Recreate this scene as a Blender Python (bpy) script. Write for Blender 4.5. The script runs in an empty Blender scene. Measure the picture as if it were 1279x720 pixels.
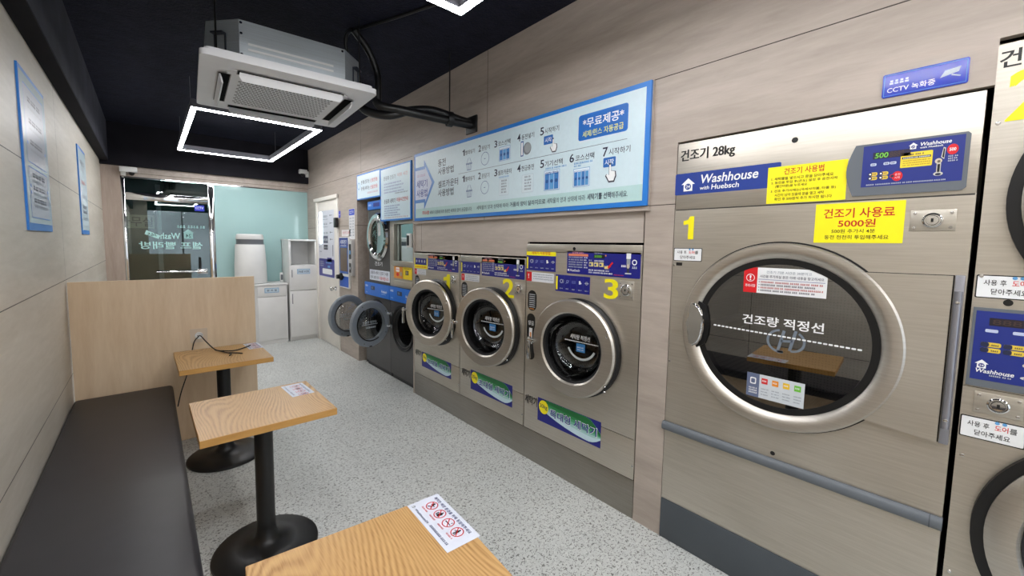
import bpy, bmesh, math, random
from math import sin, cos, pi, radians
from mathutils import Matrix, Vector
random.seed(7)
S = bpy.context.scene
COL = S.collection

# ------------------------------------------------------------------ camera
CAM_Z = 1.507
def add_camera():
    f_px, yaw, pitch, roll, cx, cy = 513.1, radians(40.5), radians(-4.62), radians(.83), 624.8, 346.6
    fw = Vector((sin(yaw)*cos(pitch), cos(yaw)*cos(pitch), sin(pitch)))
    r = Vector((cos(yaw), -sin(yaw), 0)); u = r.cross(fw)
    r2 = r*cos(roll) + u*sin(roll); u2 = -r*sin(roll) + u*cos(roll)
    cd = bpy.data.cameras.new('camera'); co = bpy.data.objects.new('camera', cd); COL.objects.link(co)
    m = Matrix((r2, u2, -fw)).transposed().to_4x4(); m.translation = (0, 0, CAM_Z)
    co.matrix_world = m
    cd.sensor_width = 36; cd.lens = 36*f_px/1279
    cd.shift_x = (639.5-cx)/1279; cd.shift_y = -(360-cy)/1279
    cd.clip_start = .02
    S.camera = co
add_camera()

# ------------------------------------------------------------------ light, exposure
LED_STRENGTH = 21.0
SKY_STRENGTH = 0.8
S.view_settings.view_transform = 'Standard'
S.view_settings.look = 'None'
S.view_settings.gamma = 1
S.view_settings.exposure = 1.5
S.view_settings.use_curve_mapping = False
wd = bpy.data.worlds.new('sky'); S.world = wd; wd.use_nodes = True
_bg = wd.node_tree.nodes['Background']
_bg.inputs[0].default_value = (.80, .88, 1, 1); _bg.inputs[1].default_value = SKY_STRENGTH

# ------------------------------------------------------------------ materials
def lin(c):
    return tuple((x/12.92 if x <= .04045 else ((x+.055)/1.055)**2.4) for x in [v/255 for v in c]) + (1,)
class NT:
    def __init__(s, name):
        s.m = bpy.data.materials.new(name); s.m.use_nodes = True
        s.t = s.m.node_tree; s.b = s.t.nodes['Principled BSDF']; s.out = s.t.nodes['Material Output']
    def n(s, kind, **kw):
        nd = s.t.nodes.new(kind)
        for k, v in kw.items(): setattr(nd, k, v)
        return nd
    def l(s, a, b): s.t.links.new(a, b)
    def val(s, nd, i, v):
        if hasattr(v, 'node'): s.l(v, nd.inputs[i])
        else: nd.inputs[i].default_value = v
    def math(s, op, a, b=0, c=0):
        nd = s.n('ShaderNodeMath', operation=op); s.val(nd, 0, a); s.val(nd, 1, b); s.val(nd, 2, c); return nd.outputs[0]
    def coords(s, scale=(1, 1, 1)):
        tc = s.n('ShaderNodeTexCoord'); mp = s.n('ShaderNodeMapping'); s.l(tc.outputs['Object'], mp.inputs[0])
        mp.inputs['Scale'].default_value = scale; return mp.outputs[0]
    def noise(s, vec, scale, detail=3, rough=.5, dist=0):
        nd = s.n('ShaderNodeTexNoise'); s.l(vec, nd.inputs['Vector']); nd.inputs['Scale'].default_value = scale
        nd.inputs['Detail'].default_value = detail; nd.inputs['Roughness'].default_value = rough; nd.inputs['Distortion'].default_value = dist
        return nd.outputs[0]
    def ramp(s, fac, stops):
        nd = s.n('ShaderNodeValToRGB'); s.l(fac, nd.inputs[0]); e = nd.color_ramp.elements
        while len(e) < len(stops): e.new(.5)
        for el, (p, c) in zip(e, stops): el.position = p; el.color = c
        return nd.outputs[0]
    def mix(s, fac, a, b, mode='MIX'):
        nd = s.n('ShaderNodeMix', data_type='RGBA', blend_type=mode); s.val(nd, 0, fac); s.val(nd, 6, a); s.val(nd, 7, b); return nd.outputs[2]
    def bump(s, h, strength=.1, dist=.01):
        nd = s.n('ShaderNodeBump'); nd.inputs['Strength'].default_value = strength; nd.inputs['Distance'].default_value = dist
        s.l(h, nd.inputs['Height']); s.l(nd.outputs[0], s.b.inputs['Normal'])
    def set(s, **kw):
        for k, v in kw.items(): s.val(s.b, k.replace('_', ' ').replace('IOR Level', 'IOR Level'), v)
        return s.m
def plain(name, c, rough=.5, metal=0, spec=.5, var=.06, scale=6):
    t = NT(name); v = t.coords(); nz = t.noise(v, scale, 3)
    base = lin(c); dk = tuple(x*(1-var) for x in base[:3])+(1,); lt = tuple(min(1, x*(1+var)) for x in base[:3])+(1,)
    t.l(t.ramp(nz, [(.3, dk), (.7, lt)]), t.b.inputs['Base Color'])
    t.b.inputs['Roughness'].default_value = rough; t.b.inputs['Metallic'].default_value = metal
    t.b.inputs['Specular IOR Level'].default_value = spec
    return t.m
_ink = {}
def ink(c, rough=.4):
    k = (tuple(c), rough)
    if k not in _ink:
        t = NT('ink_%02x%02x%02x' % tuple(c)); nz = t.noise(t.coords(), 40, 1)
        b = lin(c); t.l(t.ramp(nz, [(.2, tuple(x*.96 for x in b[:3])+(1,)), (.8, b)]), t.b.inputs['Base Color'])
        t.b.inputs['Roughness'].default_value = rough; _ink[k] = t.m
    return _ink[k]
def emit(name, c, st):
    t = NT(name); t.b.inputs['Base Color'].default_value = lin(c)
    t.b.inputs['Emission Color'].default_value = lin(c); t.b.inputs['Emission Strength'].default_value = st; return t.m
def wood_wall(name, lo, hi, seams_z=(), seams_y=(), rough=.45, axis=1):
    t = NT(name)
    sc = [3.2, 3.2, 3.2]; sc[axis] = .42
    v = t.coords(tuple(sc))
    a = t.noise(v, 2.2, 5, .6, .6); b = t.noise(v, 14, 4, .65, .3)
    f = t.math('ADD', t.math('MULTIPLY', a, .65), t.math('MULTIPLY', b, .35))
    mid = tuple((x+y)/2 for x, y in zip(lin(lo), lin(hi)))
    col = t.ramp(f, [(.34, lin(lo)), (.5, mid), (.66, lin(hi))])
    tc = t.n('ShaderNodeTexCoord'); sp = t.n('ShaderNodeSeparateXYZ'); t.l(tc.outputs['Object'], sp.inputs[0])
    g = None
    for ax, lst in ((2, seams_z), (1, seams_y)):
        for s0 in lst:
            m = t.math('COMPARE', sp.outputs[ax], s0, .0022)
            g = m if g is None else t.math('MAXIMUM', g, m)
    if g is not None:
        col = t.mix(g, col, lin((62, 54, 48)))
        t.bump(t.math('SUBTRACT', 1.0, g), .3, .004)
    t.l(col, t.b.inputs['Base Color']); t.b.inputs['Roughness'].default_value = rough
    t.b.inputs['Specular IOR Level'].default_value = .35
    return t.m
def ash(name, lo, hi):
    t = NT(name); tc = t.n('ShaderNodeTexCoord'); sp = t.n('ShaderNodeSeparateXYZ'); t.l(tc.outputs['Object'], sp.inputs[0])
    v1 = t.coords((1.0, .30, 1)); n1 = t.noise(v1, 3.0, 1, .4, .15)
    x = t.math('ADD', t.math('MULTIPLY', sp.outputs[0], 9.0), t.math('MULTIPLY', n1, 6.0))
    w = t.math('SINE', t.math('ADD', t.math('MULTIPLY', x, 52.0), t.math('MULTIPLY', t.noise(t.coords((40, 3, 40)), 2, 2), 3.5)))
    v2 = t.coords((60, 2.5, 60)); n2 = t.noise(v2, 5, 3)
    f = t.math('ADD', t.math('MULTIPLY', w, t.math('MULTIPLY', t.noise(t.coords((6, 1.5, 6)), 2, 2), .40)), t.math('ADD', .1, t.math('MULTIPLY', n2, .8)))
    t.l(t.ramp(f, [(.05, lin(hi)), (.55, tuple((a*.4+b*.6) for a, b in zip(lin(lo), lin(hi)))), (.95, lin(lo))]), t.b.inputs['Base Color'])
    t.b.inputs['Roughness'].default_value = .38
    return t.m
def steel(name, c, rough=.3, streak=1, metal=1.0):
    t = NT(name)
    v = t.coords((1, 1.5, 40)); nz = t.noise(v, 4, 3, .6)
    big = t.noise(t.coords((1, 1, 1)), 1.7, 2, .5, .15)
    b = lin(c)
    col = t.ramp(t.math('ADD', t.math('MULTIPLY', nz, .4), t.math('MULTIPLY', big, .6)), [(.3, tuple(x*.80*y for x, y in zip(b[:3], (1, .975, .93)))+(1,)), (.7, tuple(min(1, x*1.12) for x in b[:3])+(1,))])
    t.l(col, t.b.inputs['Base Color']); t.b.inputs['Metallic'].default_value = metal
    r = t.math('ADD', rough-.06, t.math('MULTIPLY', big, .16)); t.l(r, t.b.inputs['Roughness'])
    t.bump(t.noise(t.coords((1, 1, .5)), 2.6, 1, .4), .035*streak, .03)
    return t.m
def glassy(name, tint, base_refl=.04, rough=.01, gain=1.0):
    t = NT(name); t.t.nodes.remove(t.b)
    tr = t.n('ShaderNodeBsdfTransparent'); tr.inputs[0].default_value = tint
    gl = t.n('ShaderNodeBsdfGlossy'); gl.inputs['Roughness'].default_value = rough; gl.inputs[0].default_value = (1, 1, 1, 1)
    fr = t.n('ShaderNodeFresnel'); fr.inputs[0].default_value = 1.5
    nz = t.noise(t.coords(), 2.0, 1)
    f = t.math('MULTIPLY', t.math('ADD', fr.outputs[0], t.math('MULTIPLY', nz, base_refl)), gain)
    mx = t.n('ShaderNodeMixShader'); t.l(t.math('MINIMUM', f, 1), mx.inputs[0]); t.l(tr.outputs[0], mx.inputs[1]); t.l(gl.outputs[0], mx.inputs[2])
    t.l(mx.outputs[0], t.out.inputs[0]); return t.m
def floor_mat():
    t = NT('speckled_vinyl'); v = t.coords()
    big = t.noise(v, 1.1, 4, .55); 
    base = t.ramp(big, [(.3, lin((196, 199, 197))), (.7, lin((212, 214, 211)))])
    n1 = t.noise(t.coords((1, 1.35, 1)), 78, 2, .6, .9); n2 = t.noise(t.coords((1.3, 1, 1)), 47, 2, .55, 1.1)
    m1 = t.ramp(n1, [(.58, (0, 0, 0, 1)), (.605, (1, 1, 1, 1))]); m2 = t.ramp(n2, [(.63, (0, 0, 0, 1)), (.66, (1, 1, 1, 1))])
    n3 = t.noise(v, 70, 2, .5); m3 = t.ramp(n3, [(.58, (0, 0, 0, 1)), (.64, (1, 1, 1, 1))])
    c = t.mix(t.math('MULTIPLY', m3, .55), base, lin((222, 224, 220)))
    c = t.mix(t.math('MULTIPLY', m1, .8), c, lin((72, 72, 71)))
    c = t.mix(t.math('MULTIPLY', m2, .6), c, lin((104, 102, 98)))
    tc = t.n('ShaderNodeTexCoord'); sp = t.n('ShaderNodeSeparateXYZ'); t.l(tc.outputs['Object'], sp.inputs[0])
    g = t.math('MAXIMUM', t.math('COMPARE', t.math('FRACT', t.math('DIVIDE', t.math('ADD', sp.outputs[0], 5.05), .61)), 0, .004),
               t.math('COMPARE', t.math('FRACT', t.math('DIVIDE', t.math('ADD', sp.outputs[1], 5.1), .61)), 0, .004))
    c = t.mix(t.math('MULTIPLY', g, .35), c, lin((120, 118, 112)))
    st = t.ramp(t.noise(v, 2.3, 3, .6, .5), [(.62, (0, 0, 0, 1)), (.8, (1, 1, 1, 1))])
    c = t.mix(t.math('MULTIPLY', st, .25), c, lin((150, 142, 130)))
    t.l(c, t.b.inputs['Base Color']); t.b.inputs['Roughness'].default_value = .33; t.b.inputs['Specular IOR Level'].default_value = .4
    t.bump(n1, .02, .002)
    return t.m
def ceiling_mat():
    t = NT('black_sprayed_ceiling'); v = t.coords(); n1 = t.noise(v, 9, 6, .7); n2 = t.noise(v, 60, 3, .6)
    t.l(t.ramp(n1, [(.3, lin((19, 20, 32))), (.7, lin((32, 34, 50)))]), t.b.inputs['Base Color'])
    t.b.inputs['Roughness'].default_value = .85; t.b.inputs['Specular IOR Level'].default_value = .2
    t.bump(t.math('ADD', n1, n2), .5, .02); return t.m
def drum_mat(name, c0, c1, sc=70):
    t = NT(name); vo = t.n('ShaderNodeTexVoronoi'); t.l(t.coords(), vo.inputs['Vector']); vo.inputs['Scale'].default_value = sc
    vo.inputs['Randomness'].default_value = .15
    t.l(t.ramp(vo.outputs['Distance'], [(.28, lin(c0)), (.4, lin(c1))]), t.b.inputs['Base Color'])
    t.b.inputs['Metallic'].default_value = .7; t.b.inputs['Roughness'].default_value = .4; return t.m

M_FLOOR = floor_mat(); M_CEIL = ceiling_mat()
M_BEAM = plain('dark_plaster', (50, 51, 60), .9, 0, .2, .25, 4)
M_SOFFIT = plain('dark_soffit_paint', (26, 25, 31), .85, 0, .2, .15, 6)
M_WALLR = wood_wall('pale_oak_cladding', (158, 147, 137), (184, 172, 162), (2.341, 1.715), (2.483, 4.905))
M_WALLL = wood_wall('pale_oak_cladding_smooth', (188, 180, 166), (208, 201, 189), (1.86, 1.235, .61), (3.845, 1.4, -1.0))
M_TRIMW = wood_wall('pale_oak_trim', (166, 148, 134), (188, 172, 160), axis=2)
M_FILL = wood_wall('pale_oak_filler', (170, 160, 151), (194, 184, 175), (), ())
M_BOARD = wood_wall('maple_laminate', (216, 187, 152), (233, 209, 178), axis=2)
M_ASH = ash('ash_veneer', (154, 110, 60), (206, 166, 110))
M_ASHEDGE = wood_wall('ash_edge', (176, 128, 66), (208, 160, 92), axis=0)
M_STEEL = steel('brushed_stainless', (197, 191, 181), .36, 1, .80)
M_STEEL2 = steel('brushed_stainless_worn', (193, 188, 179), .36, 1, .80)
M_PLINTH = steel('dull_stainless', (166, 162, 156), .42)
M_RING = steel('polished_ring_steel', (204, 199, 192), .36)
M_CHROME = plain('chrome', (215, 215, 215), .08, 1, .5, .03)
M_BLACK = plain('black_rubber', (16, 16, 17), .45, 0, .4, .15)
M_BLACKM = plain('black_painted_metal', (20, 20, 21), .38, 0, .5, .12)
M_HOLE = plain('dark_cavity', (6, 6, 7), .9, 0, .1, .1)
M_VINYL = plain('black_vinyl', (42, 41, 46), .42, 0, .45, .08, 12)
M_GREYP = plain('grey_plastic', (98, 104, 111), .4, 0, .5, .05)
M_GREYR = plain('grey_door_plastic', (132, 139, 146), .35, 0, .5, .05)
M_KICK = plain('slate_grey_paint', (74, 80, 86), .4, 0, .4, .05)
M_DARKBODY = plain('graphite_paint', (66, 64, 64), .34, 0, .5, .06)
M_BLUEP = plain('bright_blue_panel', (32, 108, 205), .35, 0, .5, .04)
M_WHITE = plain('white_plastic', (226, 226, 224), .4, 0, .45, .03)
M_ACW = plain('ac_white', (236, 236, 238), .5, 0, .4, .02)
M_ACG = plain('ac_vent_grey', (150, 148, 146), .6, 0, .3, .04)
M_LAM = plain('white_laminate', (222, 221, 219), .35, 0, .5, .03)
M_DOORW = plain('white_door_paint', (226, 221, 213), .45, 0, .4, .03)
M_GALV = steel('galvanised_steel', (190, 198, 204), .42, 1, .6)
M_GALVD = steel('galvanised_side', (90, 94, 104), .5)
M_ALU = plain('satin_aluminium', (150, 150, 158), .4, .8, .5, .05)
M_TEAL = plain('frosted_teal_glass', (166, 199, 198), .12, 0, .5, .03, 2)
M_OFFICE = plain('dark_teal_office_paint', (30, 66, 62), .6, 0, .3, .1)
M_LED = emit('led_diffuser', (251, 251, 252), LED_STRENGTH)
M_LEDS = emit('led_strip_small', (235, 250, 255), 3.0)
M_LEDO = emit('office_tube', (240, 248, 255), 7.0)
M_GREEN7 = emit('green_segment_display', (105, 178, 58), .14)
M_DIM7 = ink((70, 52, 50))
G_DRYER = glassy('tinted_dryer_glass', (.44, .42, .40, 1), .14, .01, 2.0)
G_WASH = glassy('washer_bowl_glass', (.6, .6, .6, 1), .05, .02, 1.0)
G_CLEAR = glassy('clear_bowl_glass', (.86, .88, .88, 1), .05, .02, 1.0)
G_DOOR = glassy('door_pane_glass', (.62, .74, .70, 1), .10, .004, .9)
G_FRONT = glassy('shopfront_glass', (.95, .97, .97, 1), .0, .0, 1.0)
M_MIRROR = plain('mirror_glass', (150, 165, 165), .03, 1, .5, .02)
M_DRUM = drum_mat('perforated_drum', (16, 15, 14), (74, 70, 66))
M_DRUMW = drum_mat('washer_drum', (10, 10, 10), (60, 60, 62), 45)
NAVY, BLUE, YEL, WHT, BLK, RED = ink((22, 26, 126)), ink((28, 62, 150)), ink((250, 236, 20)), ink((238, 240, 242)), ink((14, 14, 15)), ink((214, 26, 36))
BADGE, SIGNB, SIGNBG, PALE, GREYT, DKT = ink((24, 56, 142)), ink((38, 122, 208)), ink((206, 226, 234)), ink((226, 236, 242)), ink((120, 132, 146)), ink((36, 42, 70))
SKYB, ORANGE, GREENI, LGREY = ink((96, 160, 214)), ink((232, 150, 66)), ink((30, 122, 62)), ink((190, 196, 202))

# ------------------------------------------------------------------ geometry helpers
def frame(O, U, V):
    U = Vector(U).normalized(); V = Vector(V).normalized(); N = U.cross(V)
    m = Matrix((U, V, N)).transposed().to_4x4(); m.translation = O; return m
WORLD = Matrix.Identity(4)
XF = 1.97
def rightwall(x=XF):            # u = -y, v = z, out of the wall = -x
    return frame((x, 0, 0), (0, -1, 0), (0, 0, 1))
def leftwall(x):                # u = y
    return frame((x, 0, 0), (0, 1, 0), (0, 0, 1))
def backwall(y):                # u = x
    return frame((0, y, 0), (1, 0, 0), (0, 0, 1))
_tc = {}
def glyphs(s, off=0, res=3):
    k = (s, off, res)
    if k not in _tc:
        c = bpy.data.curves.new('t', 'FONT'); c.body = s; c.offset = off; c.resolution_u = res; c.size = 1
        o = bpy.data.objects.new('t', c); COL.objects.link(o)
        me = bpy.data.meshes.new_from_object(o.evaluated_get(bpy.context.evaluated_depsgraph_get()))
        vs = [(v.co.x, v.co.y) for v in me.vertices]; fs = [tuple(p.vertices) for p in me.polygons]
        bpy.data.objects.remove(o); bpy.data.curves.remove(c); bpy.data.meshes.remove(me)
        _tc[k] = (vs, fs)
    return _tc[k]
L = .0006                      # thickness of one printed layer
class MB:
    def __init__(s): s.bm = bmesh.new(); s.mats = []
    def mi(s, m):
        if m not in s.mats: s.mats.append(m)
        return s.mats.index(m)
    def add(s, M, pts, faces, mat, smooth=False):
        i = s.mi(mat); vs = [s.bm.verts.new(M @ Vector(p)) for p in pts]; out = []
        for f in faces:
            try: fc = s.bm.faces.new([vs[k] for k in f])
            except ValueError: continue
            fc.material_index = i; fc.smooth = smooth; out.append(fc)
        return vs, out
    def poly(s, M, pts, mat, h=1): s.add(M, [(a, b, h*L) for a, b in pts], [tuple(range(len(pts)))], mat)
    def rect(s, M, u0, v0, u1, v1, mat, h=1): s.poly(M, [(u0, v0), (u1, v0), (u1, v1), (u0, v1)], mat, h)
    def rpts(s, u0, v0, u1, v1, r, n=5):
        P = []
        for cu, cv, a in ((u1-r, v0+r, -90), (u1-r, v1-r, 0), (u0+r, v1-r, 90), (u0+r, v0+r, 180)):
            for k in range(n+1):
                t = radians(a+90*k/n); P.append((cu+r*cos(t), cv+r*sin(t)))
        return P
    def rrect(s, M, u0, v0, u1, v1, r, mat, h=1): s.poly(M, s.rpts(u0, v0, u1, v1, r), mat, h)
    def ell(s, M, cu, cv, ru, rv, mat, h=1, n=28): s.poly(M, [(cu+ru*cos(2*pi*k/n), cv+rv*sin(2*pi*k/n)) for k in range(n)], mat, h)
    def ring(s, M, cu, cv, r0, r1, mat, h=1, n=32, a0=0, a1=360):
        full = a1-a0 >= 360; P = []; F = []
        for k in range(n+1):
            t = radians(a0+(a1-a0)*k/n); P += [(cu+r0*cos(t), cv+r0*sin(t), h*L), (cu+r1*cos(t), cv+r1*sin(t), h*L)]
        for k in range(n): F.append((2*k, 2*k+1, 2*k+3, 2*k+2))
        s.add(M, P, F, mat)
    def line(s, M, a, b, w, mat, h=1):
        d = Vector((b[0]-a[0], b[1]-a[1])); d = d.normalized() if d.length else Vector((1, 0)); n = Vector((-d.y, d.x))*w/2
        s.poly(M, [(a[0]+n.x, a[1]+n.y), (a[0]-n.x, a[1]-n.y), (b[0]-n.x, b[1]-n.y), (b[0]+n.x, b[1]+n.y)], mat, h)
    def outline(s, M, u0, v0, u1, v1, w, mat, h=1):
        s.rect(M, u0, v0, u1, v0+w, mat, h); s.rect(M, u0, v1-w, u1, v1, mat, h); s.rect(M, u0, v0+w, u0+w, v1-w, mat, h); s.rect(M, u1-w, v0+w, u1, v1-w, mat, h)
    def text(s, M, txt, u0, u1, v0, v1, mat, h=2, b=0, keep=None, res=3, flip=False, slant=0):
        if txt == '1':         # a plain one with a short flag
            s.poly(M, [(u0+(u1-u0)*a, v0+(v1-v0)*c) for a, c in ((.48, 0), (1, 0), (1, 1), (.62, 1), (.45, .86), (0, .80), (0, .63), (.48, .66))], mat, h); return
        if b > .016 and not slant:      # heavy lettering: the outline drawn three times, a hair apart
            d = (b-.012)*(v1-v0)
            for k in (-1, 0, 1): s.text(M, txt, u0+d+k*d, u1-d+k*d, v0, v1, mat, h+.08*k, .012, keep, res, flip, 1e-9)
            return
        vs, fs = glyphs(txt, min(b, .016), res)
        if not vs: return
        x0 = min(p[0] for p in vs); x1 = max(p[0] for p in vs); y0 = min(p[1] for p in vs); y1 = max(p[1] for p in vs)
        sx = (u1-u0)/(x1-x0); sy = (v1-v0)/(y1-y0)
        if keep: sx = sy; 
        wdt = (x1-x0)*sx; off = u0 if keep != 'c' else (u0+u1-wdt)/2
        P = []
        for x, y in vs:
            u = (x-x0)*sx; 
            if flip: u = wdt-u
            P.append((off+u+slant*(y-y0)*sy, v0+(y-y0)*sy, h*L))
        s.add(M, P, [tuple(reversed(f)) for f in fs] if flip else fs, mat)
    def greek(s, M, u0, u1, v, hgt, mat, h=2, seed=1):
        r = random.Random(seed*31+int(u0*1000)); u = u0
        while u < u1-.2*hgt:
            w = min(hgt*r.uniform(1.2, 4), u1-u); k = 0
            while k < w-hgt*.3:
                s.rect(M, u+k, v, u+k+hgt*.68, v+hgt*.42, mat, h); s.rect(M, u+k+hgt*.1, v+hgt*.55, u+k+hgt*.6, v+hgt, mat, h); k += hgt*.9
            u += w+hgt*.5
    def slab(s, M, pts, h0, h1, mat, smooth=False):
        n = len(pts); P = [(a, b, h0) for a, b in pts]+[(a, b, h1) for a, b in pts]
        F = [tuple(reversed(range(n))), tuple(range(n, 2*n))]+[(k, (k+1) % n, n+(k+1) % n, n+k) for k in range(n)]
        return s.add(M, P, F, mat, smooth)
    def box(s, M, u0, u1, v0, v1, h0, h1, mat, bev=0, seg=2):
        vs, fs = s.slab(M, [(u0, v0), (u1, v0), (u1, v1), (u0, v1)], h0, h1, mat)
        if bev:
            es = list({e for f in fs for e in f.edges})
            r = bmesh.ops.bevel(s.bm, geom=es, offset=bev, segments=seg, profile=.5, affect='EDGES')
            i = s.mi(mat)
            for f in r['faces']: f.material_index = i; f.smooth = True
    def wbox(s, x0, x1, y0, y1, z0, z1, mat, bev=0, seg=2): s.box(WORLD, x0, x1, y0, y1, z0, z1, mat, bev, seg)
    def lathe(s, M, prof, mat, n=48, a0=0, a1=360, su=1, sv=1):
        P = []; F = []; m = len(prof); full = a1-a0 >= 360; cnt = n if full else n+1
        for k in range(cnt):
            t = radians(a0+(a1-a0)*k/n)
            for r, h in prof: P.append((su*r*cos(t), sv*r*sin(t), h))
        for k in range(n):
            a = k*m; b = ((k+1) % cnt)*m
            for j in range(m-1):
                q = (a+j, b+j, b+j+1, a+j+1)
                F.append(q)
        vs, fs = s.add(M, P, F, mat, True)
        bmesh.ops.remove_doubles(s.bm, verts=vs, dist=1e-6)
    def tube(s, pts, r, mat, n=10, M=WORLD, cap=True, smooth_path=0):
        P = [Vector(p) for p in pts]
        if smooth_path:
            Q = []
            for i in range(len(P)-1):
                p0 = P[max(i-1, 0)]; p1 = P[i]; p2 = P[i+1]; p3 = P[min(i+2, len(P)-1)]
                for k in range(smooth_path):
                    t = k/smooth_path
                    Q.append(.5*((2*p1)+(p2-p0)*t+(2*p0-5*p1+4*p2-p3)*t*t+(3*p1-p0-3*p2+p3)*t**3))
            P = Q+[P[-1]]
        rings = []; up = None
        for i, p in enumerate(P):
            d = (P[min(i+1, len(P)-1)]-P[max(i-1, 0)]).normalized()
            if up is None: up = d.orthogonal().normalized()
            else: up = (up-d*up.dot(d)).normalized()
            w = d.cross(up)
            rings += [tuple(p+r*(up*cos(2*pi*k/n)+w*sin(2*pi*k/n))) for k in range(n)]
        F = []
        for i in range(len(P)-1):
            for k in range(n): F.append((i*n+k, i*n+(k+1) % n, (i+1)*n+(k+1) % n, (i+1)*n+k))
        if cap: F += [tuple(reversed(range(n))), tuple(range((len(P)-1)*n, len(P)*n))]
        s.add(M, rings, F, mat, True)
    def holed(s, M, u0, v0, u1, v1, cu, cv, r, mat, h=0, n=64):   # a flat plate with a round hole
        P = []; F = []
        for k in range(n):
            t = 2*pi*k/n; c, d = cos(t), sin(t)
            k1 = min(((u1-cu)/c if c > 1e-9 else (u0-cu)/c if c < -1e-9 else 1e9), ((v1-cv)/d if d > 1e-9 else (v0-cv)/d if d < -1e-9 else 1e9))
            P += [(cu+r*c, cv+r*d, h), (cu+k1*c, cv+k1*d, h)]
        for k in range(n):
            j = (k+1) % n; F.append((2*k, 2*k+1, 2*j+1, 2*j))
        s.add(M, P, F, mat)
        for a, b in ((u0, v0), (u1, v0), (u1, v1), (u0, v1)):      # corner triangles
            best = sorted(range(n), key=lambda k: (P[2*k+1][0]-a)**2+(P[2*k+1][1]-b)**2)[:2]
            p, q = P[2*best[0]+1], P[2*best[1]+1]
            s.add(M, [(a, b, h), p, q], [(0, 1, 2)], mat)
    def build(s, name, parent=None, origin=None, smooth=None):
        bmesh.ops.recalc_face_normals(s.bm, faces=[f for f in s.bm.faces if False]) if False else None
        me = bpy.data.meshes.new(name); s.bm.to_mesh(me); s.bm.free()
        for m in s.mats: me.materials.append(m)
        o = bpy.data.objects.new(name, me); COL.objects.link(o)
        if parent is not None:
            o.parent = parent; org = ORG[parent.name]
        elif origin is not None: org = Vector(origin); o.location = org
        else:
            xs = [v.co for v in me.vertices]
            lo = [min(p[i] for p in xs) for i in range(3)]; hi = [max(p[i] for p in xs) for i in range(3)]
            org = Vector(((lo[0]+hi[0])/2, (lo[1]+hi[1])/2, lo[2])); o.location = org
        ORG[o.name] = Vector(org); me.transform(Matrix.Translation(-Vector(org)))
        me.set_sharp_from_angle(angle=radians(35))
        return o
ORG = {}
def solid(mb):                 # consistent outward normals for closed parts
    bmesh.ops.recalc_face_normals(mb.bm, faces=mb.bm.faces); return mb
def tag(o, label, cat, group=None):
    o['label'] = label; o['category'] = cat
    if group: o['group'] = group
    return o
def thing(name, loc, label, cat, group=None):
    o = bpy.data.objects.new(name, None); COL.objects.link(o); o.location = loc; o.empty_display_size = .1
    ORG[o.name] = Vector(loc); return tag(o, label, cat, group)
def struct(name, mb, parent=None, origin=(0, 0, 0)):
    o = mb.build(name, parent, origin)
    if parent is None: o['kind'] = 'structure'
    return o

# ------------------------------------------------------------------ the room
YB, YF, ZC = 7.12, -3.4, 2.94
XL = -.42
m = MB(); m.wbox(-.6, 3.0, YF-.3, 9.3, -.1, 0, M_FLOOR); struct('floor', solid(m))
m = MB(); m.wbox(-.7, 3.0, YF-.3, 9.3, ZC, ZC+.1, M_CEIL); CEILING = struct('ceiling', solid(m))
m = MB(); m.wbox(-.6, XL, YF-.2, YB, 0, 2.47, M_WALLL); struct('wall_left', solid(m))
m = MB(); m.wbox(-.6, -.338, YF-.2, 7.03, 2.47, ZC, M_BEAM)
m.wbox(-.6, -.34, YF-.2, 7.03, 2.462, 2.4705, M_SOFFIT)
struct('trim_1', solid(m))
m = MB()
for y0, y1, z0, z1 in ((YF-.2, -.93, 0, ZC), (-.93, .012, 2.145, ZC), (.012, .996, 2.01, ZC), (.996, 1.152, 0, ZC), (1.152, 3.612, 1.70, ZC), (3.612, 3.632, 0, ZC),
                       (3.632, 5.045, 2.02, ZC), (5.045, 5.70, 0, ZC), (5.70, 6.62, 2.13, ZC), (6.62, YB+.1, 0, ZC)):
    m.wbox(XF, XF+.03, y0, y1, z0, z1, M_WALLR)
m.wbox(2.9, 2.95, YF-.2, YB+.1, 0, ZC, M_SOFFIT); m.wbox(XF+.03, 2.9, YB+.05, YB+.1, 0, ZC, M_SOFFIT)
m.wbox(XF+.03, 2.9, 5.045, 5.075, 0, 2.05, M_WALLR)
m.wbox(XF+.03, 2.9, 3.632, 5.045, 2.02, 2.05, M_WALLR)
struct('wall_right', solid(m))
m = MB(); m.box(rightwall(XF+.012), -3.612, -1.165, 1.525, 1.70, -.02, 0, M_FILL); m.box(rightwall(XF+.012), -3.612, -2.035, 1.425, 1.525, -.02, 0, M_FILL)
for a, b, c, d in ((-3.49, 1.44, -3.484, 1.69), ): m.rect(rightwall(XF+.012), a, b, c, d, ink((96, 84, 76)), 1)
struct('trim_2', solid(m))
m = MB(); m.box(rightwall(XF), -3.60, -1.128, 1.69, 2.338, 0, .018, M_WALLR); struct('trim_3', solid(m))
# back wall: wood pillar, header, dark beam, glass
m = MB(); m.wbox(XL, -.245, YB-.03, YB+.1, 0, 2.43, M_TRIMW); m.wbox(-.245, 1.97, YB-.03, YB+.1, 2.30, 2.43, M_WALLR); struct('wall_back', solid(m))
m = MB(); m.wbox(-.5, XF, 7.03, YB+.2, 2.42, ZC, M_SOFFIT); struct('trim_4', solid(m))
win = MB(); win.wbox(.725, 1.97, YB, YB+.012, 0, 2.30, M_TEAL); w1 = struct('window_1', solid(win))
m = MB()
m.wbox(.655, .725, YB-.02, YB+.05, 0, 2.31, M_CHROME, .004); m.wbox(.725, 1.97, YB-.012, YB+.03, 2.285, 2.31, M_CHROME); m.build('window_frame', w1)
m = MB(); m.wbox(.80, 1.10, YB-.016, YB-.0125, 2.288, 2.292, M_CHROME); m.bm.free()
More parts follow.
